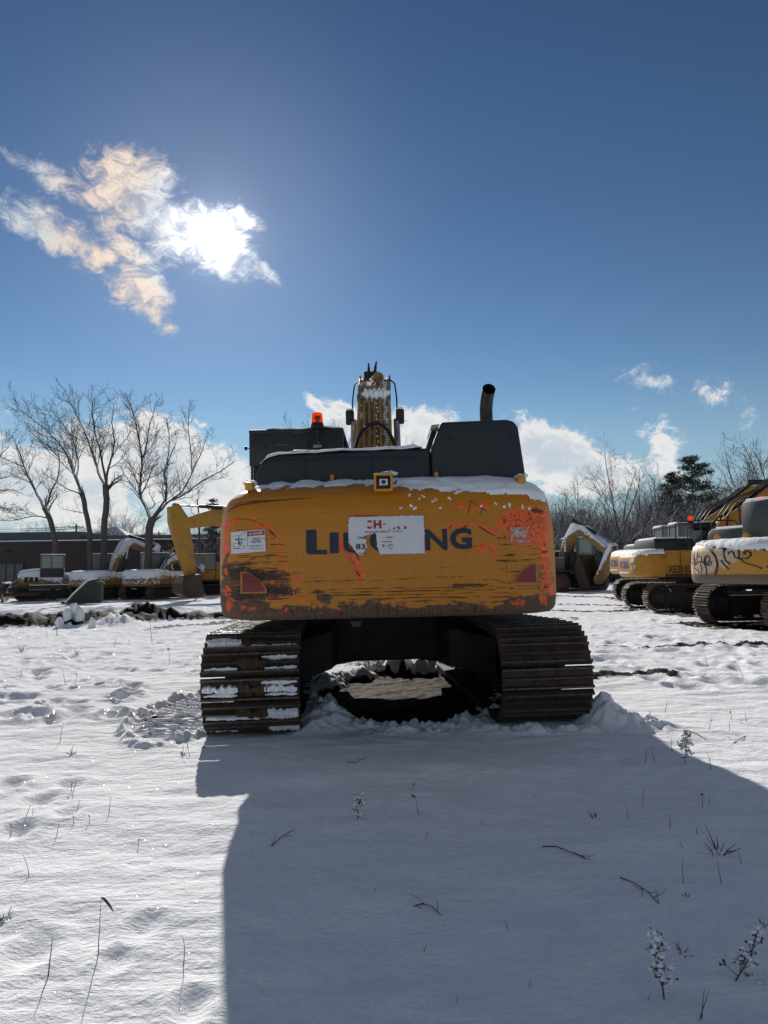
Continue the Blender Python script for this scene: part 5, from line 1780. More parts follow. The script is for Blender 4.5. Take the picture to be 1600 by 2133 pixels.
MB().box((.7, -1.95, 3.07), (1.0, 1.0, .06)).build('snow_cover', M['snow'], g1, bevel=.028, seg=3, rot=U1)
for x in (-.55, .35):
    MB().ring((x, -2.62, 2.2), 'y', [(.05, -.03), (.10, -.03), (.10, .03), (.05, .03)], 12).build('lifting_eye', M['yel'], g1, rot=U1)
boom_set(g1, [(.3, 1.9), (1.0, 3.0), (2.2, 4.3), (3.3, 4.75), (4.6, 4.55), (6.3, 3.9)], [.2, .34, .42, .44, .32, .2], .5, [(6.7, 4.5), (6.3, 3.9), (5.9, 2.6), (5.6, 1.3)], [.13, .3, .26, .15], .38,
         [(5.5, 1.4), (6.1, 1.3), (6.4, .8), (6.2, .25), (5.7, .04), (5.1, .15)], 1.5, M['yelC'], rad(8))
for k, (dx, r) in enumerate(((-.3, .035), (-.16, .03), (.02, .035), (.2, .03), (.33, .035))):
    MB().tube([(dx, -.1, 2.5), (dx, .0, 3.0), (dx, .25, 3.5 + .08 * (k % 2)), (dx, .75, 3.75), (dx, 1.4, 4.05)], r, 7).build('hydraulic_hose', M['black'] if k % 2 else M['rust'], g1, rot=U1)
lamp_base = MB()


def beacon(root, x, y, z, uz, s=1.0):
    R = (0, 0, uz)
    MB().tube([(x, y, z - .35), (x, y, z)], .015, 6).build('beacon_stalk', M['black'], root, rot=R)
    MB().ring((x, y, z), 'z', [(.07 * s, 0), (.075 * s, .05 * s), (.06 * s, .07 * s)], 12).build('beacon_base', M['black'], root, rot=R)
    MB().ring((x, y, z + .06 * s), 'z', [(.066 * s, 0), (.062 * s, .11 * s), (.03 * s, .13 * s)], 12).build('beacon_lens', M['lens'], root, rot=R)


beacon(g1, -1.2, -.5, 3.1, rad(8), 1.4)
for y0 in (-1.5, -.5):
    MB().tube([(-.95, y0, 2.4), (-.95, y0, 3.15), (-.95, y0 + .12, 3.25), (-.95, y0 + .8, 3.25), (-.95, y0 + .9, 3.15), (-.95, y0 + .9, 2.4)], .022, 6).build('handrail', M['black'], g1, rot=U1)


def flank_text(root, body, h, w, x, y, z, m, uz=0.0, name='lettering'):
    """lettering on a right flank (facing local +X)"""
    vs, fs = text_mesh(body, h, w, .01)
    return MB().add([(x, y + v[0], z + v[1]) for v in vs], fs).build(name, m, root, smooth=False, rot=(0, 0, uz))


def tail_text(sh, root, body, h, w, cx, cz, m, name='lettering', bold=.02):
    """lettering wrapped on a counterweight's rear"""
    vs, fs = text_mesh(body, h, w, bold)
    return MB().add([sh.pt(cx + v[0], cz + v[1], .012) for v in vs], fs).build(name, m, root, smooth=False)


def zlike(name, label, loc, dark):
    g = thing(name, label, 'excavator', (loc[0], loc[1], gz(*loc)), heading(92), 'excavators parked in the yard')
    s = digger(g, 0.0, 2.1, 1.18, .46, .5, 2.35, 1.30, 1.12, 2.02, M['yelB'], M['hooddark'] if dark else M['hoodgrey'], M['greycab'], singles=True, pitch=.19, hoodbox=.42 if dark else .26,
               lip=lambda X: 1.86 + .0 * X)
    for i, ch in enumerate('XCMG'):
        tail_text(s, g, ch, .27, .23, -.52 + i * .27, 1.42, M['blue'], 'letter', .03)
    MB().add([s.pt(x, z, .008) for x, z in ((.55, 1.62), (.85, 1.66), (.84, 1.80), (.56, 1.76))], [(0, 1, 2, 3)]).build('sticker', M['white'], g, smooth=False)
    MB().add([s.pt(x, z, .008) for x, z in ((.6, 1.38), (.9, 1.42), (.92, 1.55), (.66, 1.52))], [(0, 1, 2, 3)]).build('sticker', M['white'], g, smooth=False)
    vs, fs = patch_grid(1.5, .05, 12, 1)
    MB().add([s.pt(v[0] - .3, 1.28 + v[1], .009) for v in vs], fs).build('reflector_strip', M['white'], g, smooth=False)
    boom_set(g, [(.3, 1.8), (1.1, 2.8), (2.1, 3.35), (3.2, 4.15), (4.4, 4.35), (6.0, 3.8)], [.18, .30, .36, .40, .34, .2], .46, [(6.4, 4.6), (6.0, 4.0), (5.6, 2.6), (5.3, 1.3)], [.12, .28, .24, .14], .34,
             [(5.2, 1.4), (5.8, 1.3), (6.1, .8), (5.9, .25), (5.4, .04), (4.8, .15)], 1.2, M['yelC'])
    return g, s


def top_hoses(g):
    for k in range(3):
        x = -.3 + .28 * k
        MB().tube([(x, 1.1, 2.7), (x, 1.08 + .05 * k, 3.25), (x, 1.35 + .06 * k, 3.62), (x, 1.8 + .05 * k, 3.9), (x, 2.3, 4.1), (x, 2.9, 4.55)], .024, 6).build('hydraulic_hose', M['black'], g)


g2, s2 = zlike('excavator', 'yellow excavator with dark hood and XE210U on its side, blue letters behind', (9.95, 23.0), True)
g2.scale = (.93, .93, .93)
top_hoses(g2)
flank_text(g2, 'XE210U', .25, .80, 1.30 * .975 + .02, -.93, 1.26, M['inkblack'])
beacon(g2, .2, -.1, 2.95, 0, 1.4)
for y0 in (-.9, .3):
    MB().tube([(.95, y0, 2.3), (.95, y0, 2.9), (.95, y0 + .1, 2.98), (.95, y0 + .75, 2.98), (.95, y0 + .85, 2.9), (.95, y0 + .85, 2.3)], .022, 6).build('handrail', M['black'], g2)
MB().cyl((-.3, .2, 2.85), (.1, 1.9, 2.95), .13, 10).build('cylinder_barrel', M['blackmetal'], g2)
g3, s3 = zlike('excavator', 'yellow excavator farther back beside the dark hooded one, blue letters on its tail', (11.5, 28.3), False)
top_hoses(g3)

# ---- grey machine facing us, boom folded, bucket in front
p = W(1215, 1228, 40)
g4 = thing('excavator', 'grey excavator facing the yard with its dark bucket tucked in front of the cab', 'excavator', (p.x - .9, 41.5, gz(p.x, 41.5)), heading(160), 'excavators parked in the yard')
M['greybody'] = paint('dull_grey_machine', (.13, .135, .14), .5, .35, .55, snz=.5)
digger(g4, 0.0, 2.3, 1.28, .48, .75, 2.7, 1.4, 1.05, 1.95, M['greybody'], M['hooddark'], M['greycab'], singles=False, pitch=.2)
boom_set(g4, [(.3, 1.8), (.9, 2.8), (1.6, 3.5), (2.4, 3.35), (4.4, 2.2)], [.2, .28, .32, .28, .2], .45, [(4.9, 2.5), (4.6, 2.0), (4.0, 1.1), (3.4, .5)], [.13, .26, .24, .16], .42,
         [(3.45, .3), (3.1, .12), (2.5, .25), (2.15, .8), (2.15, 1.5), (2.5, 2.0)], 1.05, M['yelA'], bmat=M['rust'], x=-.05)

# ---- left side: loader excavator with the tall boom, two snow dusted diggers, one behind
b1 = thing('excavator', 'yellow excavator with tall raised boom, half hidden behind the big counterweight', 'excavator', (-6.85, 45.0, gz(-6.85, 45.0)), heading(-128), 'excavators parked in the yard')
digger(b1, 0.0, 2.5, 1.3, .52, .6, 3.0, 1.42, 1.1, 2.1, M['yelB'], M['hooddark'], M['greycab'], singles=False)
boom_set(b1, [(.4, 1.8), (1.3, 3.0), (2.3, 4.1), (3.2, 4.65), (4.4, 4.72), (6.3, 4.25)], [.24, .42, .52, .56, .48, .30], .55, [(6.75, 5.35), (6.45, 4.5), (6.0, 2.6), (5.65, 1.2)], [.30, .56, .44, .24], .5,
         [(5.4, 1.35), (6.0, 1.3), (6.45, .85), (6.4, .35), (5.9, .05), (5.2, .1)], 1.75, M['yelC'])
vs, fs = text_mesh('LiuGong', .26, 1.2, .012)
for sx in (1,):
    MB().add([(sx * .256, 4.35 - v[0] * -1 - .2, 4.68 + v[1] - .16 * (v[0]) * .25) for v in vs], fs).build('lettering', M['inkblack'], b1, smooth=False)
MB().add([(-.256, 4.15 - v[0], 4.66 + v[1] + .03 * v[0]) for v in vs], fs).build('lettering', M['inkblack'], b1, smooth=False)
MB().box((0, 6.62, 5.22), (.47, .3, .5), Matrix.Rotation(.2, 3, 'X')).build('linkage_plate', M['greycab'], b1, bevel=.03)

b2 = thing('excavator', 'snow dusted yellow excavator with square panelled tail parked left of the tall boom', 'excavator', (-14.9, 47.0, gz(-14.9, 47.0)), heading(24), 'excavators parked in the yard')
sB = digger(b2, 0.0, 2.1, 1.15, .46, .55, 2.3, 1.32, .84, 1.86, M['yelA'], M['yelA'], M['greycab'], singles=False, hoodbox=.05, lip=lambda X: 1.40 + .1 * np.sin(X * 5))
for dx in (-.55, .25):
    MB().tube([sB.pt(dx - .3, 1.55, .01), sB.pt(dx - .28, 1.28, .01), sB.pt(dx + .3, 1.28, .01), sB.pt(dx + .35, 1.55, .01)], .018, 5).build('panel_groove', M['rust'], b2)
boom_set(b2, [(.2, 1.7), (.8, 2.3), (1.7, 2.75), (2.8, 2.5), (4.2, 1.6)], [.18, .28, .32, .26, .16], .4, [(4.5, 2.2), (4.2, 1.6), (3.8, 1.0), (3.5, .7)], [.12, .24, .2, .14], .3,
         [(3.4, .8), (3.9, .75), (4.1, .4), (3.8, .06), (3.3, .04), (2.9, .2)], 1.2, M['yelA'])

b3 = thing('excavator', 'snow dusted yellow excavator with arched boom parked next to the bulldozer', 'excavator', (-18.5, 47.5, gz(-18.5, 47.5)), heading(26), 'excavators parked in the yard')
digger(b3, 0.0, 2.1, 1.15, .46, .55, 2.3, 1.30, .84, 1.84, M['yelA'], M['yelA'], M['greycab'], singles=False, hoodbox=.05, lip=lambda X: 1.38 + .1 * np.sin(X * 6))
boom_set(b3, [(.3, 1.7), (.75, 2.7), (1.4, 3.6), (2.1, 3.8), (3.2, 3.5), (4.4, 3.1)], [.18, .28, .34, .32, .26, .16], .42, [(4.7, 3.7), (4.4, 3.1), (4.2, 2.0), (4.0, 1.0)], [.12, .24, .2, .14], .3,
         [(3.9, 1.0), (4.4, .95), (4.6, .5), (4.3, .06), (3.8, .04), (3.4, .2)], 1.2, M['yelA'])

p = W(432, 1240, 53)
b4 = thing('excavator', 'small yellow excavator standing behind the tall boom by the brown building', 'excavator', (p.x, 53, gz(p.x, 53)), heading(-115), 'excavators parked in the yard')
digger(b4, 0.0, 1.9, 1.05, .42, .5, 2.1, 1.2, 1.0, 1.85, M['yelB'], M['yelB'], M['greycab'], singles=False, hoodbox=.5)
boom_set(b4, [(.3, 1.6), (.8, 2.3), (1.6, 3.1), (2.3, 3.2), (3.2, 2.7)], [.16, .26, .3, .28, .16], .36, [(3.4, 3.1), (3.2, 2.7), (2.9, 1.6), (2.7, .8)], [.1, .2, .18, .12], .28,
         [(2.6, .9), (3.0, .85), (3.2, .5), (2.9, .06), (2.5, .04), (2.2, .2)], 1.0, M['yelB'])

# ---- bulldozer, and the loose bucket lying beside it
p = W(88, 1253, 42)
dz = thing('bulldozer', 'yellow bulldozer with snowy bonnet and glass cab, blade to the left', 'bulldozer', (p.x * 1.1, 46.5, gz(p.x * 1.1, 46.5)), heading(-112))
for sx in (-1, 1):
    add_track(dz, sx * .95, 1.7, .48, .5, .19, M['shoefar'], M['under'], singles=False)
MB().prism([(-1.45, .75), (1.5, .75), (1.55, 1.7), (1.35, 1.86), (.2, 1.98), (-.2, 1.6), (-1.35, 1.6), (-1.5, 1.4)], 'x', -.62, .62).build('body', M['yelA'], dz, bevel=.05)
MB().box((0, 1.53, 1.2), (1.0, .06, .8)).build('grille', M['black'], dz, bevel=.01)
for i in range(3):
    MB().box((-.63, .45 + .3 * i, 1.35), (.03, .2, .34)).build('side_vent', M['black'], dz)
MB().prism([(.25, 2.0), (1.4, 1.86), (1.5, 1.76), (1.45, 1.9), (1.2, 1.99), (.3, 2.1)], 'x', -.58, .58).build('snow_cover', M['snow'], dz, bevel=.02)
cab_parts(dz, -.72, .72, -1.15, .25, 1.5, 2.95, M['hooddark'], M['greycab'])
MB().box((0, -1.3, 1.45), (1.3, .5, .55)).build('rear_tank', M['yelA'], dz, bevel=.05)
MB().box((0, -1.3, 1.75), (1.25, .48, .08)).build('snow_cover', M['snow'], dz, bevel=.03)
MB().box((-.655, -1.28, 1.47), (.012, .34, .26)).build('badge', M['inkblack'], dz)
vs, fs = text_mesh('CAT', .14, .3, .02)
MB().add([(-.664, -1.28 - v[0], 1.40 + v[1]) for v in vs], fs).build('lettering', M['white'], dz, smooth=False)
MB().prism([(2.2, .05), (2.32, .3), (2.28, .75), (2.1, 1.15), (2.16, 1.18), (2.36, .78), (2.40, .3), (2.28, .03)], 'x', -1.75, 1.75).build('blade', M['rust'], dz)
for sx in (-1, 1):
    MB().box((sx * 1.35, 1.2, .45), (.16, 2.1, .22)).build('push_arm', M['rust'], dz, bevel=.02)
    MB().cyl((sx * .4, 1.3, 1.5), (sx * .5, 2.15, .9), .06, 8).build('cylinder_rod', M['chrome'], dz)
MB().box((0, 2.2, 1.21), (3.4, .16, .05)).build('snow_cover', M['snow'], dz, bevel=.02)
MB().box((0, -1.95, .7), (1.1, .5, .4)).box((-.3, -2.15, .45), (.12, .2, .8)).box((.3, -2.15, .45), (.12, .2, .8)).build('ripper', M['rust'], dz, bevel=.02)
MB().ring((-.25, -2.25, .95), 'y', [(.22, -.04), (.30, -.03), (.30, .03), (.22, .04)], 18).build('hose_coil', M['greycab'], dz)
MB().box((-.95, -.4, 1.02), (.55, 2.4, .05)).build('snow_cover', M['snow'], dz, bevel=.02)
p = W(176, 1257, 39)
lb = thing('bucket', 'dark green wedge shaped bucket attachment lying on the snow in front of the diggers', 'bucket', (p.x, 39, gz(p.x, 39)), heading(75))
M['green'] = plain('dark_green_steel', (.028, .038, .028), .6, .4, 0, 6)
wp = [(-.9, .05), (.85, .05), (.95, .5), (.85, 1.1), (.55, 1.35), (.2, 1.25), (-.5, .55)]
MB().prism(wp, 'x', -.55, -.51).prism(wp, 'x', .51, .55).box((0, .0, .07), (1.02, 1.7, .05)).box((0, .87, .65), (1.02, .06, 1.1)).build('shell', M['green'], lb)
for x in (-.53, .53):
    MB().tube([(x, -.9, .08), (x, -.5, .58), (x, .2, 1.28), (x, .55, 1.38)], .05, 6).build('snow_edge', M['snow'], lb)
MB().tube([(-.5, -1.4, .12), (-.5, -.9, .16), (-.5, -.75, .2)], .07, 7).build('snow_edge', M['snow'], lb)
MB().box((0, -.95, .12), (1.1, .3, .12)).build('cutting_edge', M['rust'], lb, bevel=.02)
# snow lumps shoved up in front of the ploughed soil
for px, py, s, lab in ((140, 1300, .16, 'short rounded lump of snow leftmost on the ploughed soil'), (153, 1298, .22, 'tall rounded lump of snow in the middle of the row'), (167, 1299, .20, 'rounded lump of snow right of the tall one'), (124, 1304, .15, 'low broad lump of snow at the left end of the row'), (192, 1303, .13, 'small low lump of snow at the right end of the row')):
    g = G(px, py + 4)
    tag(MB().lump((0, 0, s * .8), (s * .75, s * .7, s * 1.3), int(px), 12, 8, .3).build('snow_lump', M['snow'], loc=(g.x, g.y, gz(g.x, g.y) - .02), angle=70), lab, 'snow lump', 'snow lumps on the ploughed soil')

# ================================================================== BUILDINGS, POLES
bw = thing('building', 'long low brown windowed building behind the machines on the left', 'building', (0, 60, gz(-20, 58)))
xl, xr = W(-160, 1130, 60).x, W(600, 1130, 60).x
zt = W(300, 1129, 60).z - gz(-20, 58)
wallm = plain('brown_render', (.062, .044, .043), .8, .12, 0, 1.5)
MB().box(((xl + xr) / 2, 4, zt / 2), (xr - xl, 8, zt)).build('wall', wallm, bw)
MB().box(((xl + xr) / 2, 3.93, zt + .09), (xr - xl + .1, 8.2, .22)).build('parapet', M['hooddark'], bw, bevel=.02)
MB().box(((xl + xr) / 2, 3.93, zt + .225), (xr - xl + .05, 8.1, .07)).build('snow_cover', M['snow'], bw, bevel=.02)
roofm = plain('grey_shingle_roof', (.10, .105, .115), .85, .3, 0, 3, snow=.25)
xa = W(146, 1120, 60).x
MB().box(((xl + xa) / 2, 4.5, zt + .62), (xa - xl, 5, .95)).build('upper_wall', roofm, bw)
MB().box(((xa + xr) / 2, 5.0, zt + .42), (xr - xa, 5, .62)).build('upper_wall', roofm, bw)
# windows of the building
x0, x1 = W(-40, 1190, 60).x, W(50, 1190, 60).x
fr = MB().box(((x0 + x1) / 2, -.03, 1.55), (x1 - x0, .1, 2.3)).build('window', M['hooddark'], bw)
for i in range(5):
    w = (x1 - x0) / 5
    MB().box((x0 + w * (i + .5), -.09, 1.6), (w - .12, .03, 1.95)).build('pane', plain('window_glass', (.05, .06, .075), .1, .5, 0, 1.2) if i == 0 else bpy.data.materials['window_glass'], fr)
p = W(19, 1147, 60)
MB().box((p.x, -.12, p.z - gz(-20, 58)), (.3, .2, .14)).build('wall_lamp', M['black'], bw, bevel=.03)
hs = thing('house', 'grey hipped roof house rising behind the long brown building', 'house', (W(238, 1130, 72).x, 72, 0))
pk = W(238, 1097, 72).z
e = W(238, 1133, 72).z
MB().box((0, 0, e / 2), (5.6, 6, e)).build('wall', wallm, hs)
MB().add([(-3.1, -3.2, e - .1), (3.1, -3.2, e - .1), (3.1, 3.2, e - .1), (-3.1, 3.2, e - .1), (-.2, 0, pk), (.2, 0, pk)], [(0, 1, 5, 4), (1, 2, 5), (2, 3, 4, 5), (3, 0, 4), (0, 3, 2, 1)]).build('roof', roofm, hs, smooth=False)
for s_ in (-1, 1):
    MB().tube([(s_ * .2, 0, pk + .03), (s_ * 3.1, -3.2, e - .05)], .07, 5).build('snow_ridge', M['snow'], hs)
MB().box((.3, -2.6, e + .35), (1.2, .4, .3)).build('dormer', roofm, hs)

wood = plain('weathered_pole_timber', (.06, .045, .035), .85, .3)


def pole(px, ytop, d, lab):
    b = W(px, 1200, d)
    top = W(px, ytop, d).z
    t = thing('utility_pole', lab, 'utility pole', (b.x, d, 0), 0, 'utility poles behind the buildings')
    MB().tube([(0, 0, -.2), (0, 0, top)], [.17, .11], 8).build('pole_shaft', wood, t)
    for k in range(2):
        MB().box((0, -.1, top - .4 - .7 * k), (2.0 - .5 * k, .1, .12)).build('crossarm', wood, t)
    for k in (-.9, -.4, .4, .9):
        MB().cyl((k, -.1, top - .34), (k, -.1, top - .18), .05, 6).build('insulator', M['greycab'], t)
    return Vector((b.x, d, top - .2))


q1 = pole(157, 1092, 95, 'dark utility pole standing behind the left part of the building')
q2 = pole(330, 1107, 110, 'smaller utility pole in the gap right of the thickest forked tree')
q0 = Vector((W(-220, 1075, 95).x, 90, q1.z + .4))
for k in range(4):
    o = Vector((-.9 + .6 * k, 0, -.1 - .25 * (k % 2)))
    pts = []
    for a, b in ((q0, q1), (q1, q2)):
        for i in range(13):
            u = i / 12
            pts.append(a.lerp(b, u) + o + Vector((0, 0, -1.1 * 4 * u * (1 - u) * .5)))
    tag(MB().tube(pts, .022, 4).build('power_line', M['black']), ('top', 'second', 'third', 'lowest')[k] + ' of the power lines sagging above the brown building', 'power line', 'power lines on the left')

# ================================================================== TREES


def bark_mat(name, col, snow):
    m, n = mat(name)
    co = n('ShaderNodeTexCoord').outputs['Object']
    n1 = n.noise(n.scale(co, (4, 4, 1)), 3, 5, .65)
    c = n.mix(n1, tuple(x * .6 for x in col), tuple(x * 1.35 for x in col))
    c, f = snow_on(n, co, c, snow, nzmin=.0, sc=5)
    return finish(n, m, c, .85, bump=n1, bstr=.3)


M['bark'] = bark_mat('grey_bark_dusted_with_snow', (.085, .075, .070), .42)
M['twig'] = bark_mat('twigs_edged_with_snow', (.060, .050, .047), .30)
M['twigfar'] = bark_mat('far_twigs_with_snow', (.075, .062, .060), .62)


def limb(mb_t, mb_c, pts, r0, r1, level, rr, cfg):
    n = len(pts)
    rs = [r0 + (r1 - r0) * (i / (n - 1)) ** .8 for i in range(n)]
    side = 7 if r0 > .12 else (5 if r0 > .045 else 3)
    if side == 3:
        mb_c.twig(pts, rs)
    else:
        (mb_t if level == 0 else mb_c).tube(pts, rs, side, cap=False)
    if level >= cfg['levels']:
        return
    L = sum((pts[i + 1] - pts[i]).length for i in range(n - 1))
    cnt = max(2, int(L * cfg['dens'][level] * rr.uniform(.85, 1.15)))
    for k in range(cnt):
        u = cfg['start'][level] + (1 - cfg['start'][level]) * (k + rr.random()) / cnt
        u = min(u, .985)
        x = u * (n - 1); i = min(int(x), n - 2); f = x - i
        p = pts[i].lerp(pts[i + 1], f)
        t = (pts[i + 1] - pts[i]).normalized()
        ax = Vector((rr.gauss(0, 1), rr.gauss(0, 1), rr.gauss(0, 1)))
        ax = (ax - t * ax.dot(t)).normalized()
        a = rad(rr.uniform(*cfg['ang']))
        d = (t * math.cos(a) + ax * math.sin(a)).normalized()
        d = (d + Vector((0, 0, cfg['up']))).normalized()
        l = L * cfg['ratio'][level] * (1 - .55 * u) * rr.uniform(.6, 1.25)
        l = max(l, .28)
        m = 5 if level < 1 else (4 if level < 2 else 3)
        q_ = [p]
        dd = d.copy()
        for s in range(m):
            dd = (dd + Vector((rr.gauss(0, .16), rr.gauss(0, .16), rr.gauss(0, .12) + cfg['up'] * .35))).normalized()
            q_.append(q_[-1] + dd * (l / m))
        rb = max(.008, (rs[i] + (rs[i + 1] - rs[i]) * f) * rr.uniform(.38, .58))
        limb(mb_t, mb_c, q_, rb, max(.0055, rb * .3), level + 1, rr, cfg)


CFG = dict(levels=3, dens=(2.6, 4.4, 7.0), start=(.2, .1, .08), ang=(26, 60), up=.14, ratio=(.40, .5, .55))


def px_tree(limbs, d, seed, label, group=None, cfg=CFG, crown='twig'):
    """tree whose main limbs follow drawn lines; each limb = (points [px,py,depth offset], r0, r1, grows)"""
    rr = random.Random(seed)
    base = W(limbs[0][0][0][0], limbs[0][0][0][1], d)
    org = Vector((base.x, d, gz(base.x, d)))
    t = thing('bare_tree', label, 'tree', org, 0, group)
    mt, mc = MB(), MB()
    for pts, r0, r1, grow in limbs:
        P = []
        for i, p in enumerate(pts):
            w = W(p[0], p[1], d + (p[2] if len(p) > 2 else 0))
            P.append(w - org)
        if limbs[0][0] is pts:
            P[0].z = -.15
        # smooth and wobble
        Q = []
        for i in range(len(P) - 1):
            for k in range(3):
                u = k / 3
                a, b, c_, d_ = P[max(i - 1, 0)], P[i], P[i + 1], P[min(i + 2, len(P) - 1)]
                q_ = .5 * ((2 * b) + (c_ - a) * u + (2 * a - 5 * b + 4 * c_ - d_) * u * u + (3 * b - a - 3 * c_ + d_) * u ** 3)
                if i + k > 0:
                    q_ = q_ + Vector((rr.gauss(0, .02), rr.gauss(0, .03), 0))
                Q.append(q_)
        Q.append(P[-1])
        c2 = dict(cfg)
        if not grow:
            c2 = dict(cfg, start=(.75,) + tuple(cfg['start'][1:]), dens=(cfg['dens'][0] * .12,) + tuple(cfg['dens'][1:]))
        limb(mt, mc, Q, r0 * .62, r1 * .8, 0, rr, c2)
    mt.build('trunk', M['bark'], t, angle=80)
    mc.build('crown', M[crown], t, smooth=False)
    return t


LT = 'bare trees in front of the brown building'
px_tree([
    ([(113, 1195), (116, 1150), (111, 1110), (103, 1075), (92, 1057)], .30, .22, False),
    ([(92, 1057), (78, 1030, .5), (62, 1000, .7), (50, 970, 1), (38, 935, 1.2), (24, 905, 1.5)], .18, .03, True),
    ([(92, 1057), (100, 1046, -.3), (106, 1025, -.6), (118, 1000, -1), (124, 960, -1.4), (118, 930, -1.6)], .15, .03, True),
    ([(50, 972, 1), (20, 960, .6), (-20, 940, .3)], .09, .02, True),
    ([(104, 1080), (70, 1075, -.8), (20, 1085, -1.4), (-40, 1078, -2)], .09, .02, True)], 48, 3, 'bare tree with crooked leaning trunk leftmost before the brown building', LT)
px_tree([
    ([(190, 1195), (188, 1140), (184, 1090), (176, 1050), (172, 1030)], .27, .20, False),
    ([(172, 1030), (160, 1000), (148, 965, .4), (128, 930, .8), (100, 900, 1), (66, 870, 1.3), (36, 850, 1.5)], .17, .025, True),
    ([(168, 1020), (152, 985, -.5), (140, 950, -1), (124, 925, -1.2), (98, 900, -1.5)], .08, .02, True),
    ([(172, 1030), (140, 1018, -.6), (112, 1000, -1.2), (88, 985, -1.6)], .09, .02, True),
    ([(160, 1000), (163, 960, .8), (150, 910, 1), (120, 870, 1.2), (104, 850, 1.4)], .10, .02, True),
    ([(180, 1070), (150, 1064, .5), (124, 1060, .8)], .06, .015, True)], 47, 5, 'tall slender bare tree with its limbs sweeping left, second before the building', LT)
px_tree([
    ([(213, 1200), (216, 1150), (219, 1080), (222, 1040), (220, 1010)], .33, .26, False),
    ([(220, 1012), (205, 985, .4), (200, 960, .8), (188, 930, 1), (172, 890, 1.2), (152, 850, 1.4), (140, 822, 1.6)], .17, .025, True),
    ([(221, 1010), (224, 980, -.3), (232, 955, -.6), (238, 920, -.9), (234, 880, -1.2), (238, 840, -1.4)], .16, .025, True),
    ([(222, 1005), (214, 970, .1), (206, 930, .2), (196, 890, .5), (192, 850, .7), (196, 828, .9)], .15, .025, True),
    ([(231, 958, -.6), (244, 935, -1), (262, 915, -1.2), (278, 890, -1.4)], .07, .02, True)], 47.5, 8, 'tall bare tree with upright fan of limbs between the leaning tree and the forked one', LT)
px_tree([
    ([(309, 1200), (310, 1140), (312, 1100), (318, 1080)], .38, .32, False),
    ([(316, 1085), (306, 1060, .3), (293, 1035, .5), (291, 1010, .7), (294, 985, .8), (296, 950, 1), (288, 910, 1.2), (280, 870, 1.4), (268, 832, 1.6)], .21, .028, True),
    ([(318, 1080), (330, 1060, -.3), (344, 1042, -.5), (346, 1015, -.8), (343, 985, -1), (356, 950, -1.2), (368, 920, -1.4)], .17, .025, True),
    ([(318, 1082), (338, 1058, 0), (356, 1042, .2), (380, 1022, .5), (400, 985, .8), (416, 950, 1.1), (430, 915, 1.3)], .17, .025, True),
    ([(356, 1042, .2), (384, 1030, .4), (412, 1008, .2), (440, 992, 0), (470, 975, -.4), (488, 962, -.6)], .13, .022, True),
    ([(296, 960, 1), (304, 930, .6), (310, 895, .2), (320, 860, 0), (326, 835, -.3)], .10, .02, True),
    ([(343, 988, -1), (352, 940, -.4), (352, 900, 0), (346, 870, .4)], .08, .02, True),
    ([(308, 1062, .3), (322, 1052, .1), (318, 1038, -.2), (310, 1025, -.4)], .08, .02, True),
    ([(400, 985, .8), (398, 940, 1.6), (392, 890, 2), (396, 850, 2.2)], .08, .02, True)], 46.5, 13, 'thick bare tree forking low into wide limbs, right of the other bare trees', LT)
px_tree([
    ([(-70, 1200), (-66, 1130), (-60, 1060)], .32, .25, False),
    ([(-60, 1060), (-40, 1020), (-10, 1000), (30, 990)], .14, .02, True),
    ([(-60, 1060), (-30, 1050, -1), (10, 1060, -1.5), (46, 1080, -2)], .14, .02, True),
    ([(-60, 1060), (-30, 1000, 1), (0, 950, 1.5), (20, 930, 2)], .14, .02, True),
    ([(-60, 1060), (-20, 1030, .5), (20, 1020, .5), (50, 1030, .5)], .12, .02, True)], 44, 17, 'bare tree reaching in over the left edge with drooping twigs', LT)
px_tree([([(418, 1200), (416, 1120), (414, 1075), (411, 1040)], .16, .05, False), ([(415, 1080), (404, 1072), (398, 1066)], .05, .02, False)], 52, 23, 'broken thin trunk standing between the tall boom and the spruce', LT)

# stock of bare trees for the woods
CF2 = dict(levels=3, dens=(2.0, 3.3, 4.4), start=(.25, .15, .1), ang=(24, 55), up=.14, ratio=(.5, .5, .5))


def stock_tree(seed, h, spread, forks):
    rr = random.Random(seed)
    mt, mc = MB(), MB()
    P = [Vector((0, 0, -.2))]
    d = Vector((rr.gauss(0, .05), rr.gauss(0, .05), 1)).normalized()
    th = h * rr.uniform(.22, .4)
    for i in range(5):
        d = (d + Vector((rr.gauss(0, .05), rr.gauss(0, .05), .1))).normalized()
        P.append(P[-1] + d * (th / 5))
    r0 = h * .0125
    limb(mt, mc, P, r0, r0 * .75, 0, rr, dict(CF2, start=(.7, .15, .1)))
    for k in range(forks):
        a = 2 * math.pi * k / forks + rr.uniform(-.4, .4)
        dd = Vector((math.cos(a) * spread, math.sin(a) * spread, 1)).normalized()
        Q = [P[-1 - (k % 2)]]
        l = (h - th) * rr.uniform(.8, 1.05) / max(.7, dd.z) * .9
        for i in range(7):
            dd = (dd + Vector((rr.gauss(0, .10), rr.gauss(0, .10), .08))).normalized()
            Q.append(Q[-1] + dd * (l / 7))
        limb(mt, mc, Q, r0 * .55, .02, 0, rr, CF2)
    a, b = mt.mesh('trunk', angle=80), mc.mesh('crown', smooth=False)
    a.materials.append(M['bark']); b.materials.append(M['twigfar'])
    return a, b


STOCK = [stock_tree(101, 10, .55, 4), stock_tree(102, 11, .35, 3), stock_tree(103, 9, .6, 5), stock_tree(104, 12, .3, 3), stock_tree(105, 9, .45, 3)]


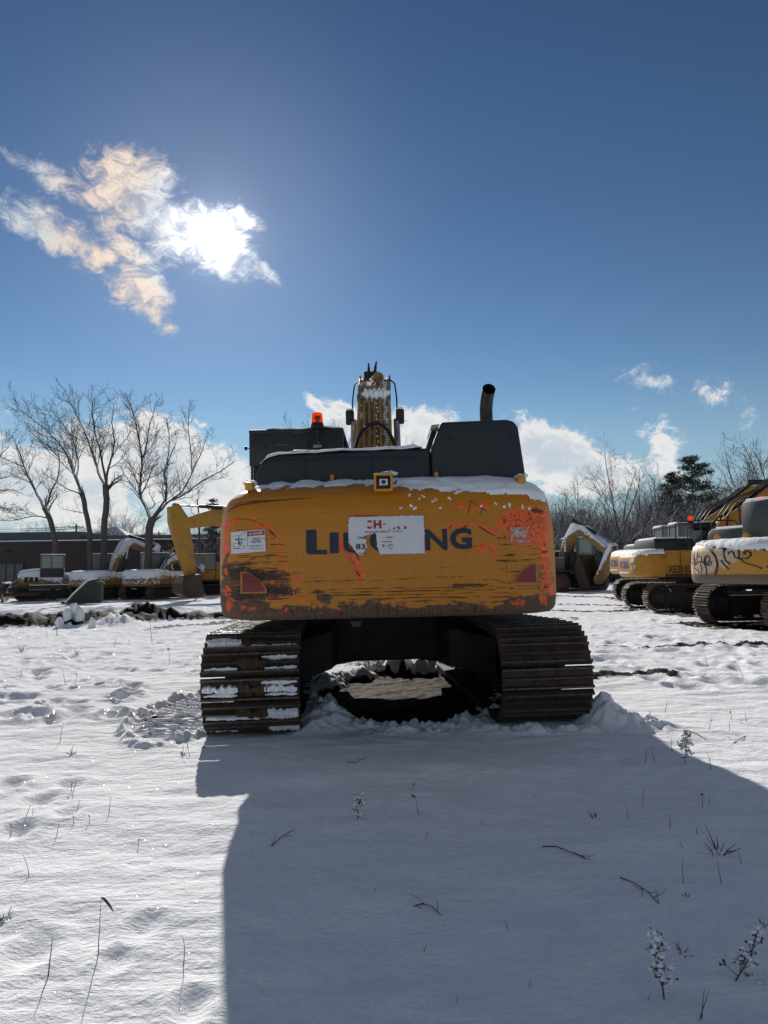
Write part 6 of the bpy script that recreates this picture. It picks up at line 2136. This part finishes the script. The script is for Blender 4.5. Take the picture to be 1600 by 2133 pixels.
def place_tree(px, d, h, k, label, group, rz):
    x = W(px, 1200, d).x
    t = thing('bare_tree', label, 'tree', (x, d, gz(x, d)), rz, group)
    s = h / (10, 11, 9, 12, 9)[k]
    for nm, me in zip(('trunk', 'crown'), STOCK[k]):
        o = link(nm, me, None, t)
        o.scale = (s, s, s)
    return t


RG = 'bare trees at the edge of the wood on the right'
for px, d, ytop, k, rz, lab in (
        (1165, 62, 1015, 3, .3, 'slim bare tree just right of the big counterweight'), (1205, 66, 1000, 0, 1.2, 'rounded bare tree second from the big counterweight'),
        (1222, 60, 1030, 4, 2.0, 'low bare tree above the grey excavator'), (1300, 58, 948, 0, 3.9, 'large spreading bare tree above the blue lettered excavators'),
        (1330, 64, 965, 1, .8, 'upright bare tree overlapping the large spreading one'), (1385, 60, 985, 1, 2.7, 'narrow bare tree just left of the pine'),
        (1530, 66, 945, 2, 5.0, 'bushy bare tree just right of the pine'), (1572, 60, 930, 0, 1.9, 'tall bare tree near the right edge behind the graffiti machine'),
        (1620, 56, 895, 2, .4, 'tallest bare tree cut by the right edge'), (1265, 70, 1030, 3, 4.4, 'small far bare tree between the rounded and the spreading one'),
        (1420, 72, 1000, 2, 5.8, 'far bare tree behind the left side of the pine'), (1500, 74, 985, 4, 1.0, 'far bare tree seen under the right boughs of the pine')):
    h = W(px, ytop, d).z + .1
    place_tree(px, d, h, k, lab, RG, rz)
BG = 'distant bare trees over the roofs'
for px, d, ytop, k, rz, lab in (
        (85, 100, 1078, 2, .3, 'small distant bare tree over the left end of the roof'), (190, 96, 1070, 4, 1.2, 'small distant bare tree left of the hipped roof'), (238, 92, 1043, 0, 2.2, 'distant bare tree right behind the hipped roof'),
        (268, 90, 1062, 2, 3.3, 'dense distant bare tree on the right slope of the hipped roof'), (295, 94, 1070, 4, 4.1, 'dense distant bare tree left of the forked trunk'), (345, 110, 1100, 2, 2.0, 'tiny distant bare tree beside the small pole'),
        (600, 44, 875, 1, .5, 'bare treetop showing over the dark cab'), (640, 46, 880, 3, 1.5, 'bare treetop beside the orange beacon'), (722, 48, 895, 1, 2.5, 'bare treetop between cab and boom'), (848, 50, 903, 0, 3.0, 'bare treetop just right of the boom')):
    h = W(px, ytop, d).z - gz(W(px, 1200, d).x, d)
    place_tree(px, d, h, k, lab, BG, rz)


def needle_tree(px, d, ytop, seed, label, spread, pine=True):
    rr = random.Random(seed)
    x = W(px, 1200, d).x
    z0 = gz(x, d)
    h = W(px, ytop, d).z - z0
    t = thing('pine_tree' if pine else 'spruce_tree', label, 'tree', (x, d, z0))
    mt = MB().tube([(0, 0, -.2), (.05, 0, h * .3), (-.03, .04, h * .65), (0, 0, h)], [h * .017, h * .013, h * .008, .02], 7)
    vs, fs = [], []

    def clump(c, r, n):
        for _ in range(n):
            while True:
                v = Vector((rr.uniform(-1, 1), rr.uniform(-1, 1), rr.uniform(-1, 1)))
                if v.length < 1:
                    break
            p = c + Vector((v.x * r, v.y * r, v.z * r * .45))
            a = Vector((rr.gauss(0, 1), rr.gauss(0, 1), rr.gauss(.3, .6))).normalized() * rr.uniform(.10, .24)
            b = a.cross(Vector((rr.gauss(0, 1), rr.gauss(0, 1), rr.gauss(0, 1)))).normalized() * rr.uniform(.025, .06)
            k = len(vs)
            vs.extend([p - b, p + b, p + a]); fs.append((k, k + 1, k + 2))
    nb = 40 if pine else 34
    for k in range(nb):
        u = (k + rr.random()) / nb
        zz = h * ((.40 + .58 * u) if pine else (.12 + .86 * u))
        ln = spread * h * (((1 - u) ** .55 * .95 + .12) * rr.uniform(.55, 1.1) if pine else (1 - u) * rr.uniform(.8, 1.1) + .04)
        a = rr.uniform(0, 6.28)
        dr = Vector((math.cos(a), math.sin(a), rr.uniform(.0, .35) if pine else -.15)).normalized()
        p0 = Vector((0, 0, zz)); p1 = p0 + dr * ln
        mt.tube([p0, p0.lerp(p1, .5) + Vector((0, 0, .05)), p1 + Vector((0, 0, .1))], [h * .004, h * .003, .008], 4)
        for j in range(4 if pine else 5):
            f = .45 + .55 * j / 3.5 if pine else .2 + .8 * j / 4
            clump(p0.lerp(p1, f) + Vector((rr.gauss(0, .15), rr.gauss(0, .15), .12)), (.28 + .035 * h) * rr.uniform(.6, 1.1) if pine else .22 + .25 * (1 - f), 60 if pine else 26)
    mt.build('trunk', M['bark'], t, angle=80)
    m, n = mat('needles' if 'needles' not in bpy.data.materials else 'needles_b')
    co = n('ShaderNodeTexCoord').outputs['Object']
    c = n.mix(n.noise(co, 3, 3), (.018, .026, .018), (.045, .060, .036))
    c, f = snow_on(n, co, c, .22, nzmin=.3)
    finish(n, m, c, .8)
    MB().add(vs, fs).build('crown', m, t, smooth=False)


needle_tree(1452, 60, 952, 5, 'dark green pine rising above the bare wood on the right', .31)
needle_tree(1408, 66, 985, 6, 'shorter dark pine at the left shoulder of the tall pine', .20)
needle_tree(442, 58, 1042, 7, 'thin dark spruce showing right behind the tall yellow boom', .17, False)
needle_tree(1216, 78, 1062, 9, 'small dark conifer inside the wood above the grey excavator', .22, False)


# undergrowth of the wood: one tangled mass
def brush():
    rr = random.Random(77)
    mb = MB()
    for _ in range(750):
        h = rr.uniform(2.0, 6.8)
        d0 = Vector((rr.gauss(0, .16), rr.gauss(0, .16), 1)).normalized()
        p = Vector((rr.uniform(-7, 7), rr.uniform(-2.5, 2.5), -.1)); P = [p]
        for i in range(4):
            d0 = (d0 + Vector((rr.gauss(0, .14), rr.gauss(0, .14), 0))).normalized()
            P.append(P[-1] + d0 * h / 4)
        r = rr.uniform(.016, .04)
        mb.twig(P, [r, r * .8, r * .6, r * .42, .008])
        for k in range(7):
            i = rr.randint(1, 3)
            q0_ = P[i].lerp(P[i + 1], rr.random()); dd = (d0 + Vector((rr.gauss(0, .6), rr.gauss(0, .6), .2))).normalized()
            q1_ = q0_ + dd * h * .17
            mb.twig([q0_, q1_, q1_ + (dd + Vector((rr.gauss(0, .4), rr.gauss(0, .4), .3))).normalized() * h * .13], [r * .55, r * .4, .007])
    V = np.array(mb.v); F = np.array(mb.f)
    vs, fs = [], []
    k = 0
    for row, d in enumerate((57, 62, 67, 73, 80)):
        x = W(560, 1200, d).x
        while x < W(1760, 1200, d).x:
            a = rr.choice((1, -1)); b = rr.choice((1, -1)); s = rr.uniform(.75, 1.12) * (.82 + .1 * row) * (1.1 if x > .42 * d else .95)
            v = V * np.array([a * .9, b, s]) + np.array([x, d + rr.uniform(-1.5, 1.5), gz(x, d)])
            vs.append(v); fs.append(F + k); k += len(V)
            x += rr.uniform(6.5, 9.5) * (1.25 if x < .2 * d else 1)
    me = np_mesh('undergrowth', np.concatenate(vs), np.concatenate(fs), False)
    return link('undergrowth', me, M['twigfar'])


tag(brush(), 'tangled snowy undergrowth of the bare wood on the right', 'undergrowth', kind='stuff')


# ================================================================== WEEDS AND TWIGS IN THE SNOW
stalk = plain('dry_stalk', (.10, .066, .046), .8, .4)
stalkpale = plain('pale_dry_stalk', (.16, .11, .07), .8, .3)
WG = 'dry weeds standing in the snow'


def curve(p0, d, l, n, rr, wob, grav=0.0):
    P = [Vector(p0)]
    d = Vector(d).normalized()
    for i in range(n):
        d = (d + Vector((rr.gauss(0, wob), rr.gauss(0, wob), rr.gauss(0, wob) - grav))).normalized()
        P.append(P[-1] + d * l / n)
    return P


def at(px, py):
    g = G(px, py)
    for _ in range(3):
        g = G(px, py, gz(g.x, g.y))
    return Vector((g.x, g.y, gz(g.x, g.y)))


def stem(px, py, hpx, seed, label, group=WG, lean=0.0, tip=None, r=None, m=None):
    rr = random.Random(seed)
    g = at(px, py)
    h = hpx / FPX * g.y
    t = thing('dry_weed', label, 'weed', g, 0, group)
    r = r or max(.0022, .0011 * g.y ** .55)
    P = curve((0, 0, -.03), (lean, 0, 1), h + .03, 6, rr, .06)
    MB().tube(P, [r * (1 - .1 * i) for i in range(7)], 5).build('stem', m or stalk, t)
    if tip:
        e = P[-1]
        Q = [e + Vector((tip[0] * h * i / 5, 0, tip[1] * h * (i / 5) ** 1.5)) for i in range(6)]
        MB().tube(Q, [r * 1.2, r * 2.2, r * 2.6, r * 2.4, r * 1.8, r * .8], 6).build('seed_head', stalk, t)
    return t


def bushy(px, py, hpx, seed, label, lean=0.0, snow=True, n=13, wid=.5):
    rr = random.Random(seed)
    g = at(px, py)
    h = hpx / FPX * g.y
    t = thing('dry_weed', label, 'weed', g, 0, WG)
    mb, sn, hd = MB(), MB(), MB()
    P = curve((0, 0, -.03), (lean, 0, 1), h, 8, rr, .06)
    r = max(.0035, h * .015)
    n = int(n * 1.6)
    mb.tube(P, [r * (1 - .09 * i) for i in range(9)], 5)
    for k in range(n):
        u = .22 + .75 * k / n
        i = min(int(u * 8), 7)
        p = P[i].lerp(P[i + 1], u * 8 - i)
        a = rr.uniform(0, 6.28)
        l = h * wid * (.75 - .35 * u) * rr.uniform(.6, 1.1)
        Q = curve(p, (math.cos(a), math.sin(a), .8), l, 4, rr, .15)
        mb.tube(Q, [r * .5, r * .42, r * .36, r * .3, r * .2], 4)
        for j in range(6):
            f = rr.uniform(.35, 1); ii = min(int(f * 4), 3)
            s = Q[ii].lerp(Q[ii + 1], f * 4 - ii)
            e = curve(s, (rr.gauss(0, 1), rr.gauss(0, 1), .7), h * .06, 2, rr, .2)
            mb.tube(e, r * .22, 3)
            hd.lump(e[-1], r * rr.uniform(.8, 1.4), rr.randint(0, 50), 5, 4, .4)
            if snow and rr.random() < .55:
                sn.lump(e[-1] + Vector((0, 0, r)), (r * rr.uniform(1.5, 3.4), r * rr.uniform(1.5, 3), r * rr.uniform(1.2, 2.4)), rr.randint(0, 60), 6, 5, .5)
    mb.build('stem', stalk, t, angle=80)
    tag(hd.build('seed_head', stalk, t, angle=80), kind='stuff')
    if snow and sn.v:
        tag(sn.build('snow_clump', M['snow'], t, angle=80), kind='stuff')
    return t


def tuft(px, py, hpx, seed, label, n=7, spread=.5, snow=True):
    rr = random.Random(seed)
    g = at(px, py)
    h = hpx / FPX * g.y
    t = thing('weed_tuft', label, 'weed', g, 0, WG)
    r = max(.003, h * .02)
    n = int(n * 1.5)
    for k in range(n):
        l = h * rr.uniform(.3, 1.0)
        MB().tube(curve((rr.gauss(0, h * .04), rr.gauss(0, h * .04), -.02), (rr.gauss(0, spread), rr.gauss(0, spread), 1), l, 4, rr, .1), [r, r * .9, r * .8, r * .6, r * .4], 4).build('stem', stalk, t)
    if snow:
        MB().lump((0, .01, h * .03), (h * .2, h * .15, h * .07), seed, 9, 6, .4).lump((h * .1, -.02, h * .05), (h * .1, h * .08, h * .08), seed + 1, 8, 5, .5).build('snow_clump', M['snow'], t, angle=80)
    return t


def twig(pts, label, seed, r=.006, forks=3, cat='twig'):
    rr = random.Random(seed)
    r *= .45
    P = [at(*p) for p in pts]
    g = P[0].copy()
    t = thing('fallen_twig', label, cat, g, 0, 'twigs lying on the snow')
    Q = [p - g + Vector((0, 0, r * .5 + .008 * math.sin(math.pi * i / max(1, len(P) - 1)))) for i, p in enumerate(P)]
    MB().tube(Q, [r * (1 - .5 * i / len(Q)) for i in range(len(Q))], 6).build('stick', stalk, t, angle=80)
    for k in range(forks):
        i = rr.randint(0, len(Q) - 2)
        s = Q[i].lerp(Q[i + 1], rr.random())
        d = (Q[i + 1] - Q[i]).normalized()
        MB().tube(curve(s, (d.x + rr.gauss(0, .6), d.y + rr.gauss(0, .6), .12), .05 + .07 * rr.random(), 3, rr, .15), [r * .6, r * .5, r * .4, r * .25], 4).build('side_twig', stalk, t, angle=80)
    return t


bushy(1385, 2082, 140, 1, 'tall branching dry weed loaded with snow at lower right', -.12, True, 16, .42)
bushy(1522, 2042, 130, 2, 'dry weed leaning right with open branches at the lower right corner', .45, True, 9, .45)
bushy(1428, 1590, 66, 3, 'snow crusted weed standing at the edge of the shadow', -.05, True, 14, .5)
bushy(745, 1706, 58, 4, 'small snowy weed in the middle of the shadow', 0, True, 10, .5)
tuft(1497, 1778, 66, 5, 'tuft of dark stalks with one tall stem at right', 8, .45)
tuft(1240, 1703, 24, 6, 'low clump of buried weeds right of centre', 9, .9)
tuft(1450, 1735, 20, 7, 'pair of short reddish stalks at the right', 3, .25, False)
tuft(380, 1572, 24, 8, 'small snow capped weed clump near the track', 7, .5)
tuft(150, 1570, 24, 9, 'little clump of snow capped stubs on the sunny side', 5, .5)
tuft(8, 1915, 40, 10, 'snow covered clump at the left edge', 8, .8)
tuft(1430, 1868, 18, 11, 'flat dark weed clump lower right', 7, .9)
tuft(1420, 1985, 34, 12, 'dark leafy clump behind the tall branching weed', 9, .8)
tuft(1570, 2040, 36, 13, 'dark leafy clump at the right corner', 8, .9)
tuft(240, 1465, 26, 14, 'dry clump beside the churned track print', 8, .7)
tuft(45, 1357, 22, 15, 'dry clump far left in the trodden snow', 8, .6)
tuft(160, 1362, 16, 16, 'small dry clump in the trodden snow left', 7, .7)
tuft(1590, 1930, 40, 17, 'snowy stalks at the right edge', 6, .6)
stem(202, 1990, 122, 20, 'long bent grass stem with hooked seed head at lower left', lean=.08, tip=(.2, -.22))
stem(98, 2034, 70, 21, 'dark stalk with a snow clot at lower left', lean=.06, r=.003)
stem(381, 2012, 58, 22, 'thin stem with curled tip lower left of the shadow', lean=.05)
stem(1460, 2120, 62, 23, 'looped grass stem at the bottom right', lean=-.05)
stem(1455, 2122, 60, 24, 'second blade of the looped grass at the bottom right', lean=.12)
stem(876, 1697, 34, 25, 'short crooked stalk in the shadow right of centre', lean=-.2, tip=(-.3, .15))
stem(860, 1646, 12, 26, 'stub of a stalk in the middle of the shadow', tip=(.3, -.1))
stem(1503, 1842, 46, 27, 'thin stalk with a bead on top at right', lean=0)
stem(1424, 1840, 44, 28, 'pale thin stem left of the beaded stalk')
stem(1545, 1798, 26, 29, 'short stem right of the dark tuft')
stem(1363, 1590, 36, 30, 'upright thin stem just inside the shadow edge')
stem(125, 1545, 38, 31, 'upright stem on the sunny snow at left')
stem(1170, 1455, 22, 32, 'thin stalk right of the far track')
stem(120, 1300, 0.1 + 40, 33, 'upright straw by the ploughed soil', r=.008, m=stalkpale)
stem(317, 1338, 46, 34, 'tall straw left of the near track', r=.007, m=stalkpale)
stem(60, 1825, 46, 35, 'thin slanting stem at the left edge', lean=.15)
rr_ = random.Random(99)
small = []
for i in range(46):
    if i < 26:
        px, py = rr_.uniform(-20, 420), rr_.uniform(1325, 1800)
    else:
        px, py = rr_.uniform(1230, 1600), rr_.uniform(1300, 1800)
    if 300 < px < 430 and 1390 < py < 1530:
        continue
    hp = rr_.uniform(12, 34)
    src = stem(px, py, hp, 200 + i, 'thin dry stem poking up out of the open snow', 'thin stems scattered over the open snow', lean=rr_.gauss(0, .2), tip=(rr_.uniform(-.25, .25), -.1) if i % 4 == 0 else None)
for i in range(9):
    px, py = rr_.uniform(560, 1500), rr_.uniform(1640, 2110)
    stem(px, py, rr_.uniform(8, 26), 300 + i, 'tiny stem tip in the shaded snow', 'tiny stem tips in the shaded snow', lean=rr_.gauss(0, .4))
twig([(1292, 1828), (1320, 1842), (1350, 1862), (1372, 1883)], 'long straight twig lying in the shaded snow at right', 40, .006, 5)
twig([(1130, 1764), (1160, 1766), (1185, 1778), (1200, 1781), (1220, 1790)], 'forked snowy twig right of centre', 41, .008, 4)
twig([(565, 1763), (585, 1748), (612, 1728)], 'thin slanting twig just inside the left of the shadow', 42, .006, 2)
twig([(862, 1888), (880, 1886), (900, 1892), (916, 1905)], 'half buried branching twig low in the shadow', 43, .006, 5)
twig([(722, 1588), (740, 1591), (764, 1577)], 'small curved twig near the tracks', 44, .006, 3)
twig([(254, 1493), (290, 1497), (312, 1503), (322, 1509)], 'dark stick poking out by the churned track print', 45, .016, 1, 'stick')
twig([(1434, 1523), (1452, 1531), (1471, 1541)], 'dark stick on the sunny snow right of the machine', 46, .013, 0, 'stick')
twig([(1528, 1548), (1545, 1541), (1552, 1533)], 'pale forked twig at the right on sunny snow', 47, .008, 2)
